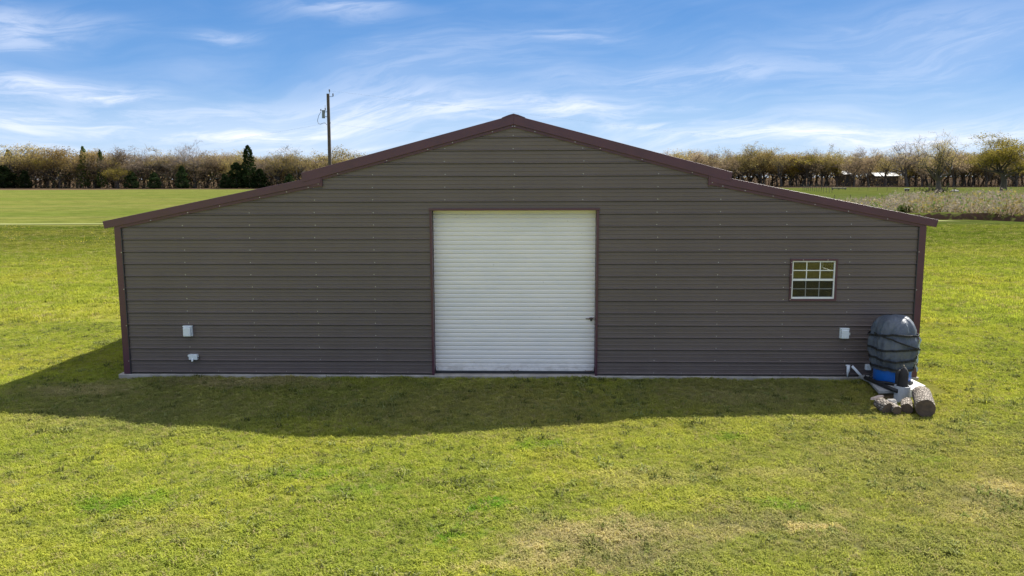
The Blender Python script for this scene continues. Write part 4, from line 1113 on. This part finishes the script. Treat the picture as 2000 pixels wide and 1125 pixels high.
# undergrowth at the foot of the wood
b = MB()
for i in range(56000):
    px = R_.uniform(-250, 2250) if i % 5 < 2 else R_.uniform(-250, 660)
    if 720 < px < 1270 and R_.random() < .8: continue
    rgt = px > 1000
    d = (at_z(px, 364.6 if rgt else 368.3, 0)-CAM).length + R_.expovariate(1/26)-1.0
    dr = ray(px, 350); dr = Vector((dr.x, dr.y, 0)).normalized(); c = Vector((CAM.x, CAM.y, 0))+dr*d
    hm = (1.6 if rgt else 3.6)*(1+.8*noise.noise((px*.02, 0, 2)))
    hm = min(hm + max(0, d-325)*.12, 8)
    addf(b, c+Vector((0, 0, R_.random()**(1.5 if rgt else .95)*hm)), R_.uniform(.2, .65), R_.choices([0, 1, 2, 3], [6, 1, 2, (1.6+8*max(0, noise.noise((px*.035, 4, 4)))) if not rgt else .1])[0], R_)
b.build('undergrowth', [L_UNDER, L_RUST, L_BROWN, L_CEDAR], kind='stuff', label='reddish-brown undergrowth along the foot of the woods', category='undergrowth')

# the two oaks standing in the right-hand field
def field_oak(px, base_y, top, label, leaf, wide=1.0, rot=0, bark=M_BARK, **kw):
    p = at_z(px, base_y, 0); d = (Vector((p.x, p.y))-Vector((CAM.x, CAM.y))).length; r = ray(px, top); h = CAM.z+r.z*d/math.hypot(r.x, r.y)
    t = thing('field_oak', label, 'oak tree', (p.x, p.y, ground_h(p.x, p.y)), rot)
    wd, cr = grow(H=h, **kw); t.scale = (wide, wide, 1)
    wd.build('trunk', bark, t, smooth=True); cr.build('crown', [leaf, L_BROWN], t); return t
field_oak(1833, 376.5, 266, 'lone nearly bare oak with crooked limbs above a pile of fallen branches', L_OLIVE, .85, 1.1, seed=141, nlimb=9, crook=.36, spread=.6, fleck=15, bare=.1, tmin=.5, r0=.85, trunk=.42, fs=(.12, .26), clump=.42, levels=5)
field_oak(1958, 381, 268, 'large golden-green oak with a thick trunk at the right edge of the field', L_GOLD, 1.2, .5, seed=154, nlimb=9, crook=.33, spread=.85, fleck=45, bare=.03, tmin=.7, lean=-.06, up_=.15, r0=.62, trunk=.36, fs=(.11, .27), clump=.45, levels=5)

# ------------------------------------------------------------------ right field: sheds, brush, fences, creek scrub
def shed(px0, px1, ytop, d, label):
    a = at_y(px0, ytop, d); c_ = at_y(px1, ytop, d); w_ = c_.x-a.x; zr = a.z; L_s = thing('shed', label, 'shed', ((a.x+c_.x)/2, d, 0))
    e = zr-1.25
    b = MB(); b.box(-w_/2+.3, w_/2-.3, .3, 8.7, 0, e); b.build('wall', M_TANWALL, L_s)
    b = MB(); b.add([(-w_/2, 0, e-.05), (w_/2, 0, e-.05), (w_/2, 4.5, zr), (-w_/2, 4.5, zr), (w_/2, 9, e-.05), (-w_/2, 9, e-.05)], [(0, 1, 2, 3), (3, 2, 4, 5)])
    b.add([(-w_/2, 0, e-.17), (w_/2, 0, e-.17), (w_/2, 4.5, zr-.12), (-w_/2, 4.5, zr-.12), (w_/2, 9, e-.17), (-w_/2, 9, e-.17)], [(3, 2, 1, 0), (5, 4, 2, 3)])
    b.add([(-w_/2, 0, e-.05), (w_/2, 0, e-.05), (w_/2, 0, e-.17), (-w_/2, 0, e-.17)], [(3, 2, 1, 0)]); b.build('roof', M_WROOF, L_s)
    b = MB(); b.box(-w_*.2, w_*.1, .27, .299, 0, e-.5); b.build('door', M_DARK, L_s)
shed(1648, 1667, 334, 308, 'small white-roofed shed glimpsed between tree trunks, the left one of two')
shed(1710, 1758, 337, 306, 'long white-roofed shed glimpsed between tree trunks, the right one of two')

def stick(b, p, d, L, r, R_, mi=0):
    pts = [p]
    for i in range(4): d = (d+Vector((R_.gauss(0, .3), R_.gauss(0, .3), R_.gauss(0, .2)))).normalized(); pts.append(pts[-1]+d*L/4)
    b.tube(pts, [r, r*.8, r*.6, r*.4, r*.2], 4, mi, caps=False); return pts
c = at_z(1826, 375.5, 0)
t = thing('branch_pile', 'fallen dark branches lying in the grass around the lone bare oak', 'branches', (c.x, c.y, 0)); b = MB(); f_ = MB()
for i in range(70):
    p = Vector((R_.gauss(0, 1.9), R_.gauss(-.5, .8), R_.uniform(0, .5)))
    pts = stick(b, p, Vector((R_.uniform(-1, 1), R_.uniform(-.4, .4), R_.uniform(0, .7))).normalized(), R_.uniform(.8, 2.8), R_.uniform(.03, .09), R_)
    for q in pts[1:]:
        for _ in range(2): addf(f_, q+Vector((R_.gauss(0, .2), R_.gauss(0, .2), R_.gauss(0, .12))), R_.uniform(.1, .3), 0, R_)
b.build('branches', M_BARK, t); f_.build('dead_leaves', L_CEDAR, t)
c = at_z(1864, 374.5, 0); blob('rock_mound', (c.x, c.y, .1), (.95, .6, .38), M_ROCK, 'flat grey rock mound in the grass right of the lone bare oak', 'rock', 8)
c = at_z(1771, 374, 0)
t = thing('feed_trough', 'small black trough with pale lid standing in the right field', 'trough', (c.x, c.y, 0))
b = MB(); b.prism([(-.40, .12), (.42, .12), (.55, .62), (-.45, .62)], -.35, .35); b.build('tub', M_BLACK, t, bevel=.03)
b = MB(); b.box(-.62, .60, -.38, .38, .625, .72); b.build('lid', M_CLAY, t, bevel=.02)
for s in (-1, 1):
    b = MB(); b.box(s*.3-.04, s*.3+.04, -.3, .3, 0, .119); b.build('leg', M_DARK, t)
# low dark trailer bed / rail beside the far fence
a = at_z(1624, 371, 0); c_ = at_z(1655, 371, 0)
t = thing('pipe_rail', 'long low dark metal rail lying by the far fence corner', 'rail', ((a.x+c_.x)/2, a.y, 0)); w_ = c_.x-a.x
b = MB(); b.box(-w_/2, w_/2, -.3, .3, .35, .62); b.build('beam', M_DARK, t, bevel=.03)
for k_ in (-.42, 0, .42):
    b = MB(); b.box(w_*k_-.08, w_*k_+.08, -.2, .2, 0, .349); b.build('foot', M_DARK, t)

def fence(label, pts, n, h, wires=4, tall=(), grp=None, rr=.045):
    """posts at even steps along a run of ground points, with wires between"""
    o = Vector(pts[0]); t = thing('wire_fence', label, 'fence', (o.x, o.y, 0)); seg = []
    for i in range(len(pts)-1): seg.append((Vector(pts[i+1])-Vector(pts[i])).length)
    T = sum(seg); P = []
    for i in range(n):
        s_ = T*i/(n-1); j = 0
        while j < len(seg)-1 and s_ > seg[j]: s_ -= seg[j]; j += 1
        p = Vector(pts[j]).lerp(Vector(pts[j+1]), min(1, s_/seg[j])); P.append(Vector((p.x, p.y, ground_h(p.x, p.y))))
    pm = MB(); pm.lathe([(rr, -.4), (rr, h*.97), (rr*.5, h)], n=6); me = pm.mesh('post', M_POST)
    thick = MB(); thick.lathe([(rr*2.4, -.4), (rr*2.2, h*1.12), (rr*1.2, h*1.15)], n=8); mt_ = thick.mesh('post', M_POST)
    for i, p in enumerate(P):
        q = put('post', mt_ if i in tall else me, t, loc=p-Vector((o.x, o.y, 0))); q.rotation_euler = (R_.gauss(0, .03), R_.gauss(0, .03), 0)
    for k_ in range(wires):
        z = h*(.25+.7*k_/max(1, wires-1)); b = MB()
        b.tube([p-Vector((o.x, o.y, 0))+Vector((0, 0, z)) for p in P], .006, 3, caps=False); b.build('wire', M_WIRE, t)
def G(px, py): p = at_z(px, py, 0); return (p.x, p.y)
fence('wire fence on thin posts crossing the field in front of the two field oaks', [G(1600, 393.5), G(1770, 395), G(1900, 396), G(2060, 397)], 15, 1.05, tall=(5, 9))
fence('distant wire fence by the foot of the right wood, left of the trough', [G(1560, 368.5), G(1650, 371.5), G(1752, 373.5)], 16, 1.5)
fence('closely posted far pen fence at the left end of the right field', [G(1568, 372), G(1608, 376), G(1625, 377.5)], 14, 1.5, wires=5)

# mauve scrub over the creek
b = MB()
for i in range(2600):
    px = R_.uniform(1640, 2240); e = (px-1640)/360
    ylo = 407+min(1, e)*25; yhi = 394-min(1, max(0, e-.2))*4
    py = R_.uniform(yhi, ylo)
    if px < 1690 and R_.random() < .6: continue
    c = at_z(px, py, 0)
    if bank_s(c.x, c.y)[0] < R_.choice((.1, .5, 1.0)): continue
    gh = ground_h(c.x, c.y); ht = R_.uniform(.5, 1.35)*(1+1.3*noise.noise((px*.035, py*.25, 0)))*(.55 if px < 1740 else 1)
    nn = noise.noise((px*.03, py*.22, 6)); mi = 0 if nn > .05 and R_.random() < .8 else R_.choices([0, 1, 2], [2, 4, 4])[0]
    wd_ = R_.uniform(.5, 1.3)
    for j in range(26):
        v = Vector((R_.gauss(0, .5), R_.gauss(0, .5), R_.random()**.8)); addf(b, Vector((c.x+v.x*wd_, c.y+v.y*wd_, gh+v.z*ht)), R_.uniform(.12, .36), mi if R_.random() < .8 else 0, R_)
    for j in range(7):
        d = Vector((R_.gauss(0, .35), R_.gauss(0, .35), 1)).normalized(); q0 = Vector((c.x+R_.gauss(0, .3), c.y+R_.gauss(0, .3), gh)); q1 = q0+d*ht*R_.uniform(.9, 1.5); sd_ = Vector((.02, 0, 0))
        b.add([q0-sd_, q0+sd_, q1], [(0, 1, 2)], 3)
b.build('creek_scrub', [L_SCRUB, L_BUSH, L_OLIVE, L_GREY], kind='stuff', label='mauve-grey scrub and weeds growing over the creek bank', category='scrub')
# single green bushes that stand out of it
def bush(px, py, w_, h_, label, mt, seed):
    c = at_z(px, py, 0); t = thing('bush', label, 'bush', (c.x, c.y, ground_h(c.x, c.y))); R2_ = random.Random(seed); b = MB(); st = MB()
    for j in range(9):
        d = Vector((R2_.gauss(0, .5), R2_.gauss(0, .5), 1)).normalized(); stick(st, Vector((0, 0, -.05)), d, h_*.9, .03, R2_)
    for j in range(900):
        v = Vector((R2_.gauss(0, 1), R2_.gauss(0, 1), R2_.gauss(0, 1))).normalized()*R2_.uniform(.4, 1)
        v *= 1+.35*noise.noise(v*2+Vector((seed, 0, 0)))
        addf(b, Vector((v.x*w_/2, v.y*w_/2, max(.03, h_*.48+v.z*h_*.5))), R2_.uniform(.10, .24), 0, R2_)
    st.build('stem', M_BARK, t); b.build('foliage', mt, t)
bush(1768, 416, 1.55, .95, 'round green bush lowest on the slope just above the right roof', L_BUSH, 1)
bush(1787, 409.5, 1.15, .75, 'small dark green bush right of the round green one above the roof', L_PINE, 2)
bush(1789, 401, 1.9, .75, 'wide grey-green bush behind the small dark green bush', L_BUSH, 3)
bush(1851, 408, 1.2, .6, 'bright green bush in mauve scrub below the lone bare oak', L_PINE, 4)
bush(1875, 407, 1.6, .55, 'low spreading green bush in the scrub, right of the bright green one', L_BUSH, 5)
bush(1991, 409, 1.6, 1.3, 'tall olive bush in the creek scrub at the right edge', L_OLIVE, 6)

# yellow wildflowers in the left pasture
b = MB()
for (x0, x1, y0, y1, n_) in ((0, 60, 444, 452, 90), (0, 50, 455, 478, 80), (115, 228, 463, 484, 170), (70, 225, 452, 466, 60), (60, 160, 505, 560, 50)):
    for i in range(n_):
        p = at_z(R_.uniform(x0, x1), R_.triangular(y0, y1), 0); z = ground_h(p.x, p.y)+R_.uniform(.08, .2); s_ = R_.uniform(.014, .03)
        a = R_.uniform(0, 3); b.add([(p.x-s_*cos(a), p.y-s_*sin(a), z), (p.x, p.y, z+s_*.8), (p.x+s_*cos(a), p.y+s_*sin(a), z), (p.x, p.y-.005, z-s_*.8)], [(0, 1, 2, 3)])
        b.add([(p.x-.002, p.y, z-.2), (p.x+.002, p.y, z-.2), (p.x, p.y, z)], [(0, 1, 2)], 1)
b.build('wildflowers', [mat('yellow_petals', (.62, .50, .03), .7), L_PINE], kind='stuff', label='drifts of tiny yellow wildflowers in the pasture left of the barn', category='wildflowers')

# ------------------------------------------------------------------ grass, instanced over the lawn
def tuft_mesh(name, seed, n, L, wd, rad, lay=.9):
    R2_ = random.Random(seed); b = MB()
    for i in range(n):
        a = R2_.uniform(0, 2*pi); r_ = rad*math.sqrt(R2_.random()); a2 = R2_.uniform(0, 2*pi); l = L*R2_.uniform(.5, 1.1); le = R2_.uniform(.25, lay)
        p = Vector((r_*cos(a), r_*sin(a), -.005)); h = Vector((cos(a2), sin(a2), 0)); s_ = Vector((-sin(a2), cos(a2), 0))*wd/2*R2_.uniform(.7, 1.2)
        m1 = p+h*l*.35*le+Vector((0, 0, l*.55)); tip = p+h*l*1.0*le+Vector((0, 0, l*(.95-.55*le)))
        b.add([p-s_, p+s_, m1+s_*.8, m1-s_*.8, tip], [(0, 1, 2, 3), (3, 2, 4)])
    return b.mesh(name, M_BLADE)
T1 = bpy.data.collections.new('grass_tufts')
for i in range(4):
    o = bpy.data.objects.new('grass_tuft', tuft_mesh('grass_tuft', i, 16, .075, .0085, .05, 1.15)); T1.objects.link(o)
T2 = bpy.data.collections.new('weed_tufts')
for i in range(3):
    me = tuft_mesh('weed_tuft', 20+i, 24, .12, .018, .07, 1.35); me.materials[0] = L_WEED
    o = bpy.data.objects.new('weed_tuft', me); T2.objects.link(o)
T3 = bpy.data.collections.new('field_tufts')
for i in range(3):
    o = bpy.data.objects.new('field_tuft', tuft_mesh('field_tuft', 40+i, 26, .12, .016, .16, 1.0)); T3.objects.link(o)

def lawn(name, label, rects, holes, step, layers):
    b = MB()
    for (x0, x1, y0, y1) in rects:
        nx_ = max(1, round((x1-x0)/step)); ny_ = max(1, round((y1-y0)/step))
        for i in range(nx_):
            for j in range(ny_):
                xa, xb = x0+(x1-x0)*i/nx_, x0+(x1-x0)*(i+1)/nx_; ya, yb = y0+(y1-y0)*j/ny_, y0+(y1-y0)*(j+1)/ny_
                xc, yc = (xa+xb)/2, (ya+yb)/2
                if any(h[0] < xc < h[1] and h[2] < yc < h[3] for h in holes): continue
                b.add([(xa, ya, ground_h(xa, ya)-.004), (xb, ya, ground_h(xb, ya)-.004), (xb, yb, ground_h(xb, yb)-.004), (xa, yb, ground_h(xa, yb)-.004)], [(0, 1, 2, 3)])
    o = b.build(name, M_TURF, kind='stuff', label=label, category='grass')
    ng = bpy.data.node_groups.new(name, 'GeometryNodeTree')
    ng.interface.new_socket('Geometry', in_out='INPUT', socket_type='NodeSocketGeometry'); ng.interface.new_socket('Geometry', in_out='OUTPUT', socket_type='NodeSocketGeometry')
    N = ng.nodes; Lk = ng.links; gi = N.new('NodeGroupInput'); go = N.new('NodeGroupOutput'); join = N.new('GeometryNodeJoinGeometry')
    for (coll, dens, nscale, lo, hi, smin, smax, sd_) in layers:
        dp = N.new('GeometryNodeDistributePointsOnFaces'); Lk.new(gi.outputs[0], dp.inputs['Mesh']); dp.inputs['Seed'].default_value = sd_
        pos = N.new('GeometryNodeInputPosition'); nz = N.new('ShaderNodeTexNoise'); Lk.new(pos.outputs[0], nz.inputs['Vector']); nz.inputs['Scale'].default_value = nscale; nz.inputs['Detail'].default_value = 4
        mr = N.new('ShaderNodeMapRange'); Lk.new(nz.outputs[0], mr.inputs[0]); mr.inputs[1].default_value = lo; mr.inputs[2].default_value = hi; mr.inputs[3].default_value = 0; mr.inputs[4].default_value = dens
        Lk.new(mr.outputs[0], dp.inputs['Density'])
        ci = N.new('GeometryNodeCollectionInfo'); ci.inputs['Collection'].default_value = coll; ci.inputs['Separate Children'].default_value = True; ci.inputs['Reset Children'].default_value = True
        ip = N.new('GeometryNodeInstanceOnPoints'); ip.inputs['Pick Instance'].default_value = True
        Lk.new(dp.outputs['Points'], ip.inputs['Points']); Lk.new(ci.outputs[0], ip.inputs['Instance'])
        rv = N.new('FunctionNodeRandomValue'); rv.data_type = 'FLOAT_VECTOR'; rv.inputs[0].default_value = (-.15, -.15, 0); rv.inputs[1].default_value = (.15, .15, 6.28)
        er = N.new('FunctionNodeEulerToRotation'); Lk.new(rv.outputs[0], er.inputs[0]); Lk.new(er.outputs[0], ip.inputs['Rotation'])
        n2 = N.new('ShaderNodeTexNoise'); Lk.new(pos.outputs[0], n2.inputs['Vector']); n2.inputs['Scale'].default_value = 1.1; n2.inputs['Detail'].default_value = 4
        m2 = N.new('ShaderNodeMapRange'); Lk.new(n2.outputs[0], m2.inputs[0]); m2.inputs[1].default_value = .3; m2.inputs[2].default_value = .7; m2.inputs[3].default_value = smin; m2.inputs[4].default_value = smax
        rs = N.new('FunctionNodeRandomValue'); rs.data_type = 'FLOAT'; rs.inputs[2].default_value = .7; rs.inputs[3].default_value = 1.25
        mm = N.new('ShaderNodeMath'); mm.operation = 'MULTIPLY'; Lk.new(m2.outputs[0], mm.inputs[0]); Lk.new(rs.outputs[1], mm.inputs[1]); Lk.new(mm.outputs[0], ip.inputs['Scale'])
        Lk.new(ip.outputs[0], join.inputs[0])
    Lk.new(join.outputs[0], go.inputs[0])
    md = o.modifiers.new('grass', 'NODES'); md.node_group = ng
    return o
barn_hole = (-7.52, 7.48, -.085, DEPTH+.1); pad_hole = (6.25, 7.55, -.95, 0)
lawn('lawn_grass', 'short mown grass covering the lawn in front of and beside the barn', [(-12, 13, -10, -.09), (-14, -7.52, -.09, 6), (7.46, 15, -.09, 6)], [barn_hole, pad_hole], .3,
     [(T1, 560, 3.0, -.2, .75, .7, 1.25, 1), (T2, 46, 1.3, .47, .75, .45, 1.15, 2)])
lawn('field_grass', 'longer pasture grass in the field beyond the lawn', [(-45, -14, -4, 48), (15, 46, -4, 48), (-14, -7.6, 6, 48), (7.55, 15, 6, 48)], [], 1.5,
     [(T3, 46, .6, .1, .7, .6, 1.35, 3)])
